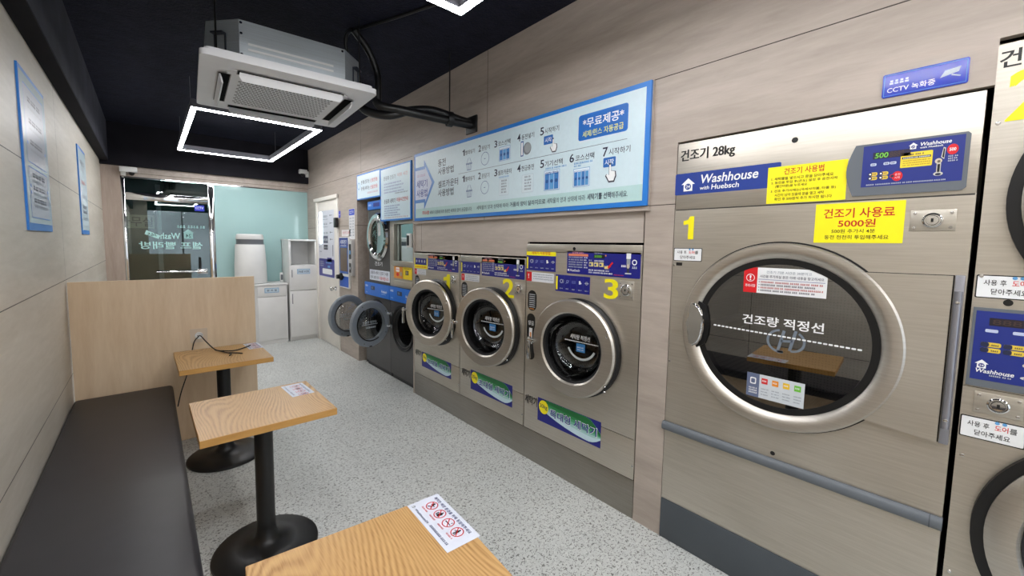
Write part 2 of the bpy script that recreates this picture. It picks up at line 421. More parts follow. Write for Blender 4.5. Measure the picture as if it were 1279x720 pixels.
# glass office door
m = MB(); m.wbox(-.205, .655, YB+.012, YB+.022, 0, 2.30, G_DOOR); d1 = struct('door_1', solid(m))
m = MB()
m.wbox(-.245, -.205, YB-.02, YB+.05, 0, 2.31, M_CHROME, .004); m.wbox(-.205, .655, YB-.012, YB+.04, 2.285, 2.31, M_CHROME)
m.wbox(-.205, .655, YB-.01, YB+.035, 2.005, 2.10, M_CHROME, .004)
m.wbox(-.205, .655, YB-.005, YB+.035, 0, .12, M_CHROME); m.build('door_frame', d1)
m = MB(); m.tube([(.06, YB-.05, 1.075), (.60, YB-.05, 1.065)], .012, M_CHROME, 12); m.tube([(.08, YB-.05, 1.075), (.08, YB+.012, 1.075)], .008, M_CHROME)
m.tube([(.58, YB-.05, 1.065), (.58, YB+.012, 1.065)], .008, M_CHROME); m.build('push_bar', d1)
m = MB(); m.wbox(.50, .62, YB-.02, YB+.012, 1.03, 1.10, M_CHROME, .004); m.tube([(.535, YB-.035, 1.10), (.535, YB-.035, 1.26)], .012, M_BLACKM)
m.tube([(.535, YB-.035, 1.12), (.535, YB+.01, 1.12)], .009, M_BLACKM); m.build('door_handle', d1)
m = MB(); B = backwall(YB+.0115)
m.text(B, '셀프 빨래방', -.10, .575, 1.375, 1.475, ink((186, 232, 228)), 1, .022, flip=True)
m.text(B, 'Wash', .12, .33, 1.51, 1.595, ink((186, 232, 228)), 1, .02, flip=True)
m.poly(B, [(-.04, 1.57), (.10, 1.51), (.12, 1.555), (-.02, 1.625)], ink((186, 232, 228)), 1)
m.text(B, '365', -.01, .085, 1.545, 1.59, ink((40, 80, 78)), 2, .01, flip=True)
m.poly(B, [(.37, 1.52), (.47, 1.52), (.47, 1.60), (.48, 1.60), (.42, 1.65), (.36, 1.60), (.37, 1.60)], ink((150, 196, 194)), 1)
m.text(B, '24', .39, .45, 1.535, 1.585, ink((40, 80, 78)), 2, .01, flip=True)
m.greek(B, .30, .62, 1.665, .035, ink((150, 196, 194)), 1, 4)
m.rrect(B, .50, 1.905, .61, 1.985, .008, ink((34, 50, 190)), 1); m.text(B, 'CCTV', .51, .60, 1.93, 1.965, WHT, 2, .01)
m.build('glass_lettering', d1)
# the office seen through the glass door
m = MB(); m.wbox(-.6, 2.0, 9.2, 9.25, 0, ZC, M_OFFICE); m.wbox(-.6, -.55, YB+.2, 9.2, 0, ZC, M_OFFICE); m.wbox(1.98, 2.0, YB+.2, 9.2, 0, ZC, M_OFFICE)
m.wbox(-.5, .10, 7.9, 7.93, 0, 2.3, M_OFFICE); struct('wall_office', solid(m))
m = MB(); m.wbox(.10, .155, 7.86, 7.92, 0, 2.3, M_ALU, .004); struct('trim_5', solid(m))
m = MB(); B = backwall(7.88); m.box(B, -.33, .075, 1.66, 1.85, -.02, 0, ink((148, 150, 132))); m.text(B, '사무실', -.315, .055, 1.685, 1.825, BLK, 1, .012)
tag(m.build('sign', None), 'grey office sign plate with black letters behind the glass door', 'sign')
m = MB(); m.wbox(.18, .62, 8.5, 8.54, 2.12, 2.15, M_LEDO); tag(solid(m).build('tube_lamp'), 'white tube lamp glowing inside the dark office behind the glass door', 'light')
m = MB(); m.wbox(.17, .63, 8.49, 8.55, 2.151, ZC, M_OFFICE); struct('trim_6', solid(m))
# front of the shop behind the camera: wall with a wide glazed opening
m = MB(); m.wbox(-.6, .0, YF-.2, YF, 0, ZC, M_WALLL); m.wbox(1.75, 3.0, YF-.2, YF, 0, ZC, M_WALLL); m.wbox(0, 1.75, YF-.2, YF, 2.45, ZC, M_SOFFIT); m.wbox(0, 1.75, YF-.2, YF, 0, .1, M_SOFFIT)
struct('wall_front', solid(m))
m = MB(); m.wbox(0, 1.75, YF-.12, YF-.11, .1, 2.45, G_FRONT); w2 = struct('window_2', solid(m))
m = MB(); m.wbox(.86, .91, YF-.15, YF-.08, .1, 2.45, M_ALU); m.build('window_frame', w2)

# ------------------------------------------------------------------ white door on the right wall
RW = rightwall(XF)
m = MB(); m.box(RW, -6.60, -5.74, .006, 2.10, -.04, -.002, M_DOORW, .003); d2 = struct('door_2', solid(m))
m = MB(); m.box(RW, -5.745, -5.69, 0, 2.145, -.03, .015, M_DOORW, .003); m.box(RW, -6.66, -6.595, 0, 2.145, -.03, .015, M_DOORW, .003)
m.box(RW, -6.70, -5.69, 2.10, 2.15, -.03, .03, M_DOORW, .003); solid(m).build('door_frame', d2)
m = MB(); m.lathe(frame((XF, 5.86, .85), (0, -1, 0), (0, 0, 1)), [(0, .075), (.02, .074), (.03, .06), (.026, .04), (.012, .03), (.012, .012), (.032, .008), (.034, 0)], M_CHROME, 24); m.build('door_handle', d2)
m = MB(); m.box(RW, -5.745, -5.66, 1.70, 1.83, .015, .055, M_BLACKM, .004); solid(m).build('door_closer', d2)
# poster on the white door
DP = rightwall(XF+.001)
m = MB(); m.rect(DP, -6.585, .985, -5.885, 1.955, ink((214, 216, 226)), 1)
m.rrect(DP, -6.58, .995, -5.895, 1.255, .03, ink((52, 52, 140)), 2); m.rrect(DP, -6.20, 1.215, -6.0, 1.275, .01, ink((52, 52, 140)), 2)
m.rrect(DP, -6.42, 1.03, -5.99, 1.11, .02, WHT, 3)
for k in range(3): m.greek(DP, -6.53, -6.36, 1.20-.03*k, .018, LGREY, 3, k)
m.greek(DP, -6.25, -6.02, 1.19, .022, SKYB, 3, 5); m.rect(DP, -6.18, 1.13, -6.08, 1.16, SKYB, 3)
for k, z in enumerate((1.86, 1.75, 1.62, 1.52)):
    m.greek(DP, -6.33, -6.16, z, .026, GREYT, 2, k); m.greek(DP, -6.36, -6.14, z-.035, .012, GREYT, 2, k+9)
    m.line(DP, (-6.04, z+.02), (-5.95, z+.02), .006, DKT, 2); m.ell(DP, -6.05, z+.02, .014, .014, DKT, 2, 10)
m.rect(DP, -6.36, 1.485, -6.15, 1.585, ink((60, 58, 92)), 3); m.rect(DP, -6.34, 1.39, -6.16, 1.46, ink((54, 52, 72)), 3)
m.text(DP, '세탁세제', -6.345, -6.165, 1.51, 1.56, WHT, 4); m.greek(DP, -6.32, -6.18, 1.41, .025, LGREY, 4, 3)
m.line(DP, (-5.95, 1.30), (-5.95, 1.46), .02, ink((70, 74, 96)), 2); m.greek(DP, -6.56, -6.45, 1.42, .018, GREYT, 2, 6); m.greek(DP, -6.53, -6.45, 1.35, .018, GREYT, 2, 7)
tag(m.build('poster'), 'pale vending guide poster on the white door with dark blue bottom', 'poster')
m = MB(); m.box(RW, -6.49, -6.42, 1.475, 1.94, -.0005, .012, M_LEDS, .003)
tag(solid(m).build('led_strip'), 'upright glowing white strip on the left of the white door', 'light')

# ------------------------------------------------------------------ signs on the right wall
def rsign(name, label, cat, y0, y1, z0, z1, x, t=.012, edge=SIGNB, bg=SIGNBG, bw=.02, group=None):
    F = rightwall(x); m = MB(); m.box(F, -y0, -y1, z0, z1, -t, 0, edge)
    m.rect(F, -y0+bw, z0+bw, -y1-bw, z1-bw, bg, 1); o = solid(m).build(name, None)
    tag(o, label, cat, group); return o, F
# wide instruction banner
o, F = rsign('instruction_banner', 'wide pale blue washer instruction banner above the numbered washers', 'banner', 3.545, 1.13, 1.715, 2.335, XF-.031, .013, bw=.026)
m = MB(); T = ink((34, 38, 66))
m.rect(F, -3.519, 1.741, -1.156, 1.825, ink((182, 214, 214)), 2)
m.poly(F, [(-3.519, 2.205), (-3.36, 2.205), (-3.36, 2.262), (-3.18, 2.045), (-3.36, 1.812), (-3.36, 1.878), (-3.519, 1.878)], ink((84, 136, 206)), 3)
m.poly(F, [(-3.519, 2.178), (-3.335, 2.178), (-3.335, 2.195), (-3.222, 2.045), (-3.335, 1.882), (-3.335, 1.908), (-3.519, 1.908)], ink((206, 214, 236)), 4)
m.text(F, '세탁기', -3.495, -3.30, 2.015, 2.085, ink((56, 70, 160)), 5, .02); m.text(F, '사용법', -3.495, -3.30, 1.93, 2.0, ink((56, 70, 160)), 5, .02)
m.greek(F, -3.48, -3.33, 2.115, .022, ink((190, 170, 200)), 5)
m.text(F, '동전', -3.12, -3.0, 2.165, 2.228, T, 3, .01); m.text(F, '사용방법', -3.12, -2.88, 2.095, 2.155, T, 3, .01)
m.text(F, '셀프카운터', -3.12, -2.815, 1.985, 2.045, T, 3, .01); m.text(F, '사용방법', -3.12, -2.88, 1.91, 1.972, T, 3, .01)
m.rect(F, -2.81, 2.0685, -1.256, 2.0715, GREYT, 3)
for x, s in ((2.755, '1'), (2.545, '2'), (2.355, '3'), (2.11, '4'), (1.894, '5')): m.text(F, s, -x, -x+.032, 2.203, 2.252, T, 3, .012)
for x0, x1, s in ((2.715, 2.592, '빨래넣기'), (2.505, 2.409, '문닫기'), (2.313, 2.181, '코스선택'), (2.068, 1.949, '동전넣기'), (1.855, 1.735, '시작하기')): m.text(F, s, -x0, -x1, 2.206, 2.24, T, 3, .004)
for x, s in ((2.755, '1'), (2.545, '2'), (2.352, '3'), (2.106, '4'), (1.888, '5'), (1.645, '6'), (1.408, '7')): m.text(F, s, -x, -x+.034, 1.998, 2.048, T, 3, .012)
for x0, x1, s in ((2.712, 2.592, '빨래넣기'), (2.502, 2.409, '문닫기'), (2.31, 2.165, '셀프카운터'), (2.064, 1.945, '현금충전'), (1.848, 1.70, '기기선택'), (1.60, 1.465, '코스선택'), (1.368, 1.235, '시작하기')): m.text(F, s, -x0, -x1, 2.0, 2.035, T, 3, .004)
def basket(F, m, u, v, k=1):
    W = ink((104, 128, 168))
    m.outline(F, u-.04*k, v-.008, u+.04*k, v+.004, .005, W, 3)
    for a in (-.034, -.017, 0, .017, .034): m.line(F, (u+a, v-.008), (u+a*.75, v-.05), .0035, W, 3)
    m.line(F, (u-.028, v-.05), (u+.028, v-.05), .005, W, 3); m.line(F, (u-.03, v+.004), (u-.008, v+.045), .004, W, 3); m.line(F, (u+.03, v+.004), (u+.008, v+.045), .004, W, 3)
def handi(F, m, u, v, k=1.0):
    P = [(-.012, .05), (.0, .05), (.002, .012), (.03, .006), (.034, -.02), (.022, -.05), (-.012, -.05), (-.034, -.014), (-.026, -.004), (-.012, -.014)]
    m.poly(F, [(u+a*k*1.12, v+b*k*1.1) for a, b in P], ink((60, 62, 76)), 5); m.poly(F, [(u+a*k*.9, v+b*k*.92) for a, b in P], WHT, 6)
def minimach(F, m, u0, u1, v0, v1, n=3, small=True):
    m.rrect(F, u0, v0, u1, v1, .008, ink((222, 234, 244)), 3); m.outline(F, u0, v0, u1, v1, .0025, SKYB, 4)
    w = (u1-u0)*.9/n
    for k in range(n):
        a = u0+(u1-u0)*.05+k*w; m.rect(F, a+.001, v0+.006, a+w-.002, v1-.014, SKYB if k % 2 else ink((64, 128, 196)), 5)
        m.ell(F, a+w/2, (v0+v1)/2-.006, w*.3, w*.3, ink((44, 88, 150)), 6, 12); m.rect(F, a+.003, v1-.02, a+w-.004, v1-.016, WHT, 6)
basket(F, m, -2.665, 2.135); basket(F, m, -2.66, 1.925)
for v in (2.143, 1.93):
    m.ring(F, -2.463, v, .045, .049, ink((104, 128, 168)), 3); m.line(F, (-2.475, v), (-2.455, v), .005, ink((104, 128, 168)), 3)
minimach(F, m, -2.30, -2.18, 2.098, 2.196, 3)
m.rect(F, -2.074, 2.098, -2.048, 2.198, ink((70, 104, 170)), 3); m.rect(F, -2.069, 2.105, -2.053, 2.19, WHT, 4); m.ell(F, -2.012, 2.143, .038, .04, ink((128, 134, 140)), 3); m.ell(F, -2.006, 2.146, .03, .032, ink((158, 164, 168)), 4)
m.rrect(F, -1.861, 2.138, -1.783, 2.192, .006, ink((40, 106, 186)), 3); m.text(F, '시작', -1.85, -1.794, 2.15, 2.18, WHT, 4, .012); handi(F, m, -1.775, 2.125, .8)
for u0, u1 in ((-2.30, -2.19), (-2.06, -1.945)):
    m.rrect(F, u0, 1.853, u1, 1.975, .01, ink((196, 214, 224)), 3); m.rrect(F, u0+.004, 1.857, u1-.004, 1.971, .008, ink((210, 226, 234)), 4)
    for k in range(5): m.greek(F, u0+.03, u1-.025, 1.952-.02*k, .011, GREYT, 5, k+3)
m.greek(F, -2.30, -2.19, 1.981, .008, SKYB, 3, 3)
minimach(F, m, -1.85, -1.72, 1.85, 1.975, 3); m.text(F, '대형', -1.835, -1.79, 1.945, 1.965, BLUE, 6); m.text(F, '특대', -1.78, -1.735, 1.945, 1.965, BLUE, 6)
m.greek(F, -1.84, -1.67, 1.983, .01, SKYB, 3, 8); m.greek(F, -1.61, -1.48, 1.983, .01, SKYB, 3, 8); m.greek(F, -1.61, -1.55, 1.968, .009, SKYB, 3, 9)
minimach(F, m, -1.612, -1.492, 1.85, 1.957, 4)
m.rrect(F, -1.402, 1.938, -1.322, 1.99, .006, ink((40, 106, 186)), 3); m.text(F, '시작', -1.392, -1.333, 1.949, 1.979, WHT, 4, .012); handi(F, m, -1.35, 1.905, .95)
m.rrect(F, -1.583, 2.112, -1.255, 2.257, .016, ink((44, 118, 200)), 3); m.rrect(F, -1.579, 2.116, -1.259, 2.253, .014, ink((32, 104, 190)), 4)
m.text(F, '*무료제공*', -1.552, -1.28, 2.178, 2.232, WHT, 5, .02); m.text(F, '세제/린스 자동공급', -1.552, -1.28, 2.127, 2.163, ink((232, 232, 120)), 5, .01)
m.text(F, '주의사항', -3.39, -3.27, 1.765, 1.80, RED, 4, .015)
m.text(F, '세탁기 종류에 따라 충분한 세제의 양이 공급됩니다.', -3.255, -2.62, 1.765, 1.797, T, 4, .003, res=2)
m.text(F, '세탁물의 양과 상태에 따라', -2.56, -2.19, 1.767, 1.799, T, 4, 0, res=2); m.text(F, '거품의 양이 달라지므로', -2.175, -1.835, 1.767, 1.80, T, 4, .014, res=2)
m.text(F, '세탁물의 양과 상태에 따라', -1.82, -1.52, 1.767, 1.80, T, 4, 0, res=2); m.text(F, '세탁기를 선택', -1.505, -1.345, 1.767, 1.803, T, 4, .014); m.text(F, '해주세요.', -1.342, -1.24, 1.767, 1.801, T, 4, .002)
m.build('lettering', o)
# taller sign over the recess
o, F = rsign('notice_sign', 'tall pale blue notice sign hanging over the recess, beside the wide banner', 'sign', 4.33, 3.64, 1.738, 2.303, XF-.016, .016, bw=.016)
m = MB()
m.text(F, '운동화 건조기', -4.245, -3.96, 2.165, 2.21, GREYT, 3, .008); m.text(F, '이용 시간', -3.92, -3.70, 2.175, 2.212, ink((208, 150, 150)), 3)
for k in range(4): m.greek(F, -4.235, -3.84+.05*(k % 2), 2.12-.03*k, .014, ink((140, 150, 190)), 3, k)
m.greek(F, -3.98, -3.70, 2.01, .011, GREYT, 3, 9)
m.text(F, '운동화 세탁기', -4.237, -3.965, 1.918, 1.966, ink((70, 74, 96)), 3, .014); m.text(F, '이용시간안내', -3.94, -3.70, 1.925, 1.966, ink((200, 70, 76)), 3, .014)
for k in range(5): m.greek(F, -4.235, -3.87-.05*(k % 2), 1.885-.024*k, .013, ink((110, 120, 170)), 3, k+20)
m.greek(F, -4.235, -3.70, 1.765, .012, ink((190, 150, 160)), 3, 12)
m.build('lettering', o)
o, F = rsign('notice_sign', 'small square pale blue notice sign, leftmost above the recess', 'sign', 5.0, 4.335, 2.012, 2.312, XF-.016, .016, bw=.014, bg=ink((214, 230, 238)))
m = MB(); m.ring(F, -4.93, 2.175, .035, .042, SKYB, 3)
m.text(F, '맨 위동 건조기는', -4.86, -4.62, 2.19, 2.235, DKT, 3, .01); m.text(F, '신발전용', -4.60, -4.40, 2.19, 2.232, ink((206, 110, 120)), 3, .01)
m.text(F, '맨 위동 세탁기는', -4.86, -4.62, 2.115, 2.16, DKT, 3, .01); m.text(F, '신발전용', -4.60, -4.40, 2.115, 2.157, ink((206, 90, 100)), 3, .01)
m.greek(F, -4.68, -4.40, 2.07, .018, ink((200, 170, 180)), 3, 3); m.build('lettering', o)
# blue CCTV plate
F = rightwall(XF-.004); m = MB(); m.slab(F, m.rpts(-.268, 2.032, -.068, 2.11, .006), -.004, 0, ink((30, 52, 178), .12))
m.outline(F, -.264, 2.036, -.072, 2.106, .0015, SKYB, 1)
m.text(F, 'CCTV 녹화중', -.255, -.14, 2.045, 2.065, WHT, 1, .012); m.greek(F, -.25, -.205, 2.073, .014, ink((200, 210, 240)), 1, 2)
m.poly(F, [(-.13, 2.062), (-.09, 2.072), (-.085, 2.088), (-.12, 2.082)], ink((190, 200, 210)), 1); m.line(F, (-.105, 2.066), (-.085, 2.058), .004, ink((190, 200, 210)), 1)
tag(m.build('security_sign'), 'glossy blue recording notice plate on the wood wall above the big dryer', 'sign')

# ------------------------------------------------------------------ items between the recess and the white door
F = rightwall(XF-.03); root = thing('soap_vending_machine', (XF, 5.44, .9), 'blue framed soap vending panel mounted on the wall beside the white door', 'vending machine')
m = MB(); m.box(F, -5.615, -5.275, .90, 1.57, -.03, 0, M_WHITE, .004); solid(m).build('housing', root)
m = MB(); m.rect(F, -5.605, 1.45, -5.285, 1.56, BADGE, 1); m.rect(F, -5.605, 1.09, -5.285, 1.45, ink((46, 92, 170)), 1); m.rect(F, -5.605, .915, -5.285, 1.055, ink((26, 84, 186)), 1)
m.text(F, '세제자판기', -5.56, -5.33, 1.475, 1.535, WHT, 2, .012); m.greek(F, -5.55, -5.34, 1.45, .014, WHT, 2, 3); m.build('blue_cover', root)['label'] = 'blue printed cover'
m = MB(); m.rect(F, -5.575, 1.12, -5.315, 1.43, ink((112, 92, 80), .08), 2); m.build('window', root)  # brown reflection of the wood put into the pane's colour
m = MB(); m.lathe(frame((XF-.03, 5.53, 1.045), (0, -1, 0), (0, 0, 1)), [(0, .07), (.028, .068), (.03, .03), (.05, .02), (.05, 0)], M_BLACKM, 20); m.box(F, -5.62, -5.45, 1.03, 1.06, 0, .03, M_BLACKM, .004); m.build('coin_knob', root)
F = rightwall(XF-.002)
def paper(name, label, cat, y0, y1, z0, z1, bg, deco):
    m = MB(); m.box(F, -y0, -y1, z0, z1, -.002, 0, bg); deco(m); return tag(m.build(name), label, cat)
paper('notice_paper', 'small notice paper with red letters right above the vending panel', 'notice', 5.585, 5.27, 1.58, 1.665, ink((226, 220, 220)), lambda m: (m.text(F, '신용카드 결제', -5.55, -5.30, 1.61, 1.645, ink((200, 120, 124)), 1, .01)))
def pl(m):
    m.rect(F, -5.31, 1.845, -5.125, 1.92, ink((40, 64, 190)), 1); m.text(F, 'CCTV', -5.29, -5.15, 1.865, 1.90, WHT, 2, .01)
    for k in range(7): m.greek(F, -5.29, -5.22, 1.80-.036*k, .014, GREYT, 1, k); m.greek(F, -5.19, -5.14, 1.80-.036*k, .018, GREYT, 1, k+9)
paper('price_list', 'white price list paper under a blue heading, above the card reader', 'notice', 5.315, 5.12, 1.54, 1.925, ink((222, 220, 222)), pl)
paper('sticker', 'small blue sticker at the top right of the white door', 'sticker', 5.685, 5.625, 1.83, 1.92, ink((30, 50, 190)), lambda m: m.greek(F, -5.67, -5.64, 1.865, .012, WHT, 1, 1))
root = thing('card_reader', (XF, 5.17, 1.1), 'narrow grey card payment reader with two dark windows on the wall', 'card reader')
F2 = rightwall(XF-.045); m = MB(); m.box(F2, -5.225, -5.125, 1.08, 1.53, -.045, 0, plain('reader_grey', (176, 174, 172), .4), .006); solid(m).build('housing', root)
m = MB(); m.rect(F2, -5.215, 1.29, -5.14, 1.48, BLK, 1); m.rect(F2, -5.205, 1.35, -5.16, 1.40, SKYB, 2); m.build('screen', root)
m = MB(); m.rect(F2, -5.215, 1.12, -5.145, 1.24, BLK, 1); m.rect(F2, -5.20, 1.16, -5.17, 1.19, LGREY, 2); m.build('card_slot', root)

# ------------------------------------------------------------------ posters on the left wall
def lposter(label, y0, y1, z0, z1):
    F = leftwall(XL); m = MB(); m.box(F, y0, y1, z0, z1, 0, .008, SIGNB); o = solid(m).build('wall_poster'); tag(o, label, 'poster', None)
    F = leftwall(XL+.008); m = MB(); m.rect(F, y0+.012, z0+.035, y1-.012, z1-.02, ink((204, 224, 232), .25), 1); return o, F, m
o, F, m = lposter('large pale blue poster on the left wall above the bench', 2.83, 3.43, 1.54, 2.285)
m.rect(F, 2.90, 1.60, 3.36, 1.84, ink((214, 222, 236), .25), 2); m.rect(F, 2.90, 1.86, 3.36, 2.22, ink((214, 222, 236), .25), 2); m.outline(F, 2.90, 1.60, 3.36, 1.84, .004, SIGNB, 3); m.outline(F, 2.90, 1.86, 3.36, 2.22, .004, SIGNB, 3)
for k in range(3):
    m.greek(F, 2.98, 3.28, 1.795-.06*k, .022, DKT, 3, k); m.greek(F, 2.98, 3.3, 1.772-.06*k, .012, GREYT, 3, k+4); m.greek(F, 2.98, 3.28, 2.15-.1*k, .024, DKT, 3, k+9); m.greek(F, 2.98, 3.3, 2.12-.1*k, .012, GREYT, 3, k+14)
for z in (1.72, 1.75, 1.95): m.ell(F, 2.925, z, .01, .01, SIGNB, 3, 10); m.ell(F, 3.34, z, .01, .01, SIGNB, 3, 10)
m.build('lettering', o)
o, F, m = lposter('narrow pale blue poster on the left wall near the back', 4.84, 5.36, 1.54, 2.272)
m.text(F, '이용안내', 4.95, 5.25, 2.12, 2.17, DKT, 2, .012); m.greek(F, 5.0, 5.22, 2.08, .02, GREYT, 2)
for k, (z, c) in enumerate(((1.97, ink((206, 120, 120))), (1.85, GREYT), (1.76, DKT), (1.72, DKT), (1.66, GREYT))): m.greek(F, 4.95, 5.25, z, .026, c, 2, k)
m.line(F, (4.9, 1.61), (5.3, 1.61), .005, GREYT, 2); m.build('lettering', o)

# ------------------------------------------------------------------ ceiling: lamps, air conditioner, pipe, cameras
def led_frame(label, x0, x1, y0, y1, z, group='square light frames'):
    root = thing('light_frame', ((x0+x1)/2, (y0+y1)/2, z), label, 'ceiling light', None); w = .042
    m = MB()
    for a, b, c, d in ((x0, x1, y0, y0+w), (x0, x1, y1-w, y1), (x0, x0+w, y0+w, y1-w), (x1-w, x1, y0+w, y1-w)): m.wbox(a, b, c, d, z+.006, z+.07, M_ALU)
    solid(m).build('housing', root)
    m = MB(); e = .003
    for a, b, c, d in ((x0+e, x1-e, y0+e, y0+w-e), (x0+e, x1-e, y1-w+e, y1-e), (x0+e, x0+w-e, y0+w, y1-w), (x1-w+e, x1-e, y0+w, y1-w)): m.wbox(a, b, c, d, z, z+.02, M_LED)
    solid(m).build('diffuser', root)
    for x in (x0+.12, x1-.12):
        for y in (y0+.3, y1-.3):
            xx = x0+w/2 if x < (x0+x1)/2 else x1-w/2
            m = MB(); m.tube([(xx, y, z+.07), (xx, y, ZC)], .0015, M_ALU, 6); m.build('hanging_wire', root)
led_frame('glowing rectangular light frame hanging behind the air conditioner', .31, 1.35, 4.33, 6.49, 2.6)
led_frame('glowing rectangular light frame at the top edge, nearest the camera', .19, 1.19, -.35, 1.71, 2.6)
m = MB()          # unseen lamp added behind the camera to even out the light
for a, b, c, d in ((.19, 1.19, -2.9, -2.86), (.19, 1.19, -.94, -.9), (.19, .23, -2.86, -.94), (1.15, 1.19, -2.86, -.94)): m.wbox(a, b, c, d, 2.6, 2.62, M_LED); m.wbox(a, b, c, d, 2.622, 2.67, M_ALU)
solid(m).build('lamp', CEILING)

AC = frame((.722, 3.10, 2.45), (cos(radians(-3.4)), sin(radians(-3.4)), 0), (-sin(radians(-3.4)), cos(radians(-3.4)), 0))   # u right, v away, h up
root = thing('air_conditioner', (.722, 3.10, 2.45), 'white four way cassette air conditioner hanging from the dark ceiling', 'air conditioner')
m = MB(); hw, hv = .46, .495
m.slab(AC, m.rpts(-hw, -hv, hw, hv, .03), .0, .03, M_ACW); m.slab(AC, m.rpts(-hw+.02, -hv+.02, hw-.02, hv-.02, .03), .03, .05, M_ACW)
m.slab(AC, m.rpts(-.33, -.35, .33, .35, .05), -.006, 0, M_ACW); solid(m).build('panel', root)
m = MB(); m.rect(AC, -.275, -.21, .275, .29, M_ACW, -11)
for i in range(26):
    for j in range(14):
        u = -.27+.54*(i+.5*(j % 2))/26; v = -.205+.49*j/14
        if u+.0155 < .272: m.rect(AC, u, v+.004, u+.0155, v+.025, ink((112, 110, 110)), -12)
m.build('air_grille', root)
for side in range(4):
    R = AC @ Matrix.Rotation(side*pi/2, 4, 'Z'); wl = .285; k = .40 if side == 2 else .37
    m = MB(); m.rect(R, -wl, -k, wl, -k+.055, M_HOLE, -12); m.outline(R, -wl-.004, -k-.004, wl+.004, -k+.059, .004, M_ACG, -12.5); m.build('air_slot', root)
    m = MB(); m.slab(R @ Matrix.Translation((0, -k+.006, -.010)) @ Matrix.Rotation(radians(-74), 4, 'X'), [(-wl+.008, 0), (wl-.008, 0), (wl-.004, .022), (wl-.02, .046), (-wl+.02, .046), (-wl+.004, .022)], -.006, .002, M_ACW); solid(m).build('louver', root)
m = MB(); c = .14; bw_ = .42
oc = [(-bw_+c, -bw_), (bw_-c, -bw_), (bw_, -bw_+c), (bw_, bw_-c), (bw_-c, bw_), (-bw_+c, bw_), (-bw_, bw_-c), (-bw_, -bw_+c)]
m.slab(AC, oc, .05, .25, M_GALV); 
for h in (.095, .125): m.box(AC, -.24, .21, -bw_-.004, -bw_, h, h+.012, M_WHITE, .002)
for u, v in ((-.27, .235), (.265, .235), (-.27, .18), (-.27, .07)): m.ell(AC @ Matrix.Translation((u, -bw_-.001, v)) @ Matrix.Rotation(pi/2, 4, 'X'), 0, 0, .007, .007, M_CHROME, 1, 10)
solid(m).build('casing', root)
for a, b in ((-1, -1), (1, -1), (1, 1), (-1, 1)):
    m = MB(); u, v = a*(bw_-c*.42), b*(bw_-c*.42); BR = AC @ Matrix.Translation((u, v, 0)) @ Matrix.Rotation(math.atan2(b, a), 4, 'Z')
    m.box(BR, 0, .03, -.035, .035, .06, .07, M_GALVD); m.box(BR, .0, .006, -.035, -.028, .06, .17, M_GALVD); m.box(BR, .0, .006, .028, .035, .06, .17, M_GALVD); m.box(BR, 0, .03, -.035, .035, .165, .173, M_GALVD)
    solid(m).build('bracket', root)
    m = MB(); p = BR @ Vector((.03, 0, .06)); m.tube([p, (p.x, p.y, ZC)], .005, M_BLACKM, 8); m.build('hanger_rod', root)
# insulated pipes running from the unit to the wall
root = thing('pipe_run', (1.5, 2.85, 2.42), 'black insulated pipe run from the air conditioner to the wood wall', 'pipe')
m = MB(); m.tube([(1.285, 2.90, 2.52), (1.31, 2.865, 2.478), (1.45, 2.80, 2.462), (1.72, 2.735, 2.447), (1.975, 2.675, 2.435)], .032, M_BLACKM, 14, smooth_path=6); m.build('main_pipe', root)
m = MB(); m.tube([(1.20, 3.02, 2.53), (1.24, 2.97, 2.455), (1.36, 2.86, 2.425), (1.50, 2.80, 2.475), (1.63, 2.765, 2.50), (1.74, 2.735, 2.49), (1.86, 2.705, 2.465), (1.975, 2.68, 2.45)], .03, M_BLACKM, 14, smooth_path=6); m.build('curved_pipe', root)
m = MB(); m.tube([(1.29, 2.89, 2.50), (1.292, 2.885, 2.62), (1.285, 2.89, 2.72), (1.22, 2.88, 2.84), (1.13, 2.86, 2.915), (1.10, 2.85, 2.93)], .024, M_BLACKM, 12, smooth_path=6); m.build('rising_pipe', root)
m = MB(); m.tube([(1.10, 2.85, 2.93), (1.075, 2.90, 2.90), (1.10, 2.95, 2.80), (1.20, 3.0, 2.66), (1.21, 3.02, 2.55)], .014, M_BLACKM, 10, smooth_path=6); m.build('thin_pipe', root)
m = MB(); m.tube([(1.115, 2.84, 2.93), (1.25, 2.5, 2.925), (1.40, 2.1, 2.925)], .01, M_BLACKM, 8); m.build('ceiling_conduit', root)
m = MB(); m.tube([(1.79, 2.72, 2.49), (1.79, 2.72, ZC)], .005, M_BLACKM, 8); m.build('hanger_rod', root)
m = MB(); fr = frame((1.79, 2.72, 2.455), Vector((.24, -.06, -.012)).cross(Vector((0, 0, 1))), (0, 0, 1)); m.lathe(fr, [(.05, -.02), (.056, -.02), (.056, .02), (.05, .02), (.05, -.02)], M_BLACKM, 20); m.build('pipe_clamp', root)
m = MB(); m.wbox(1.955, 1.97, 2.60, 2.74, 2.37, 2.50, M_BLACK, .004); solid(m).build('wall_sleeve', root)
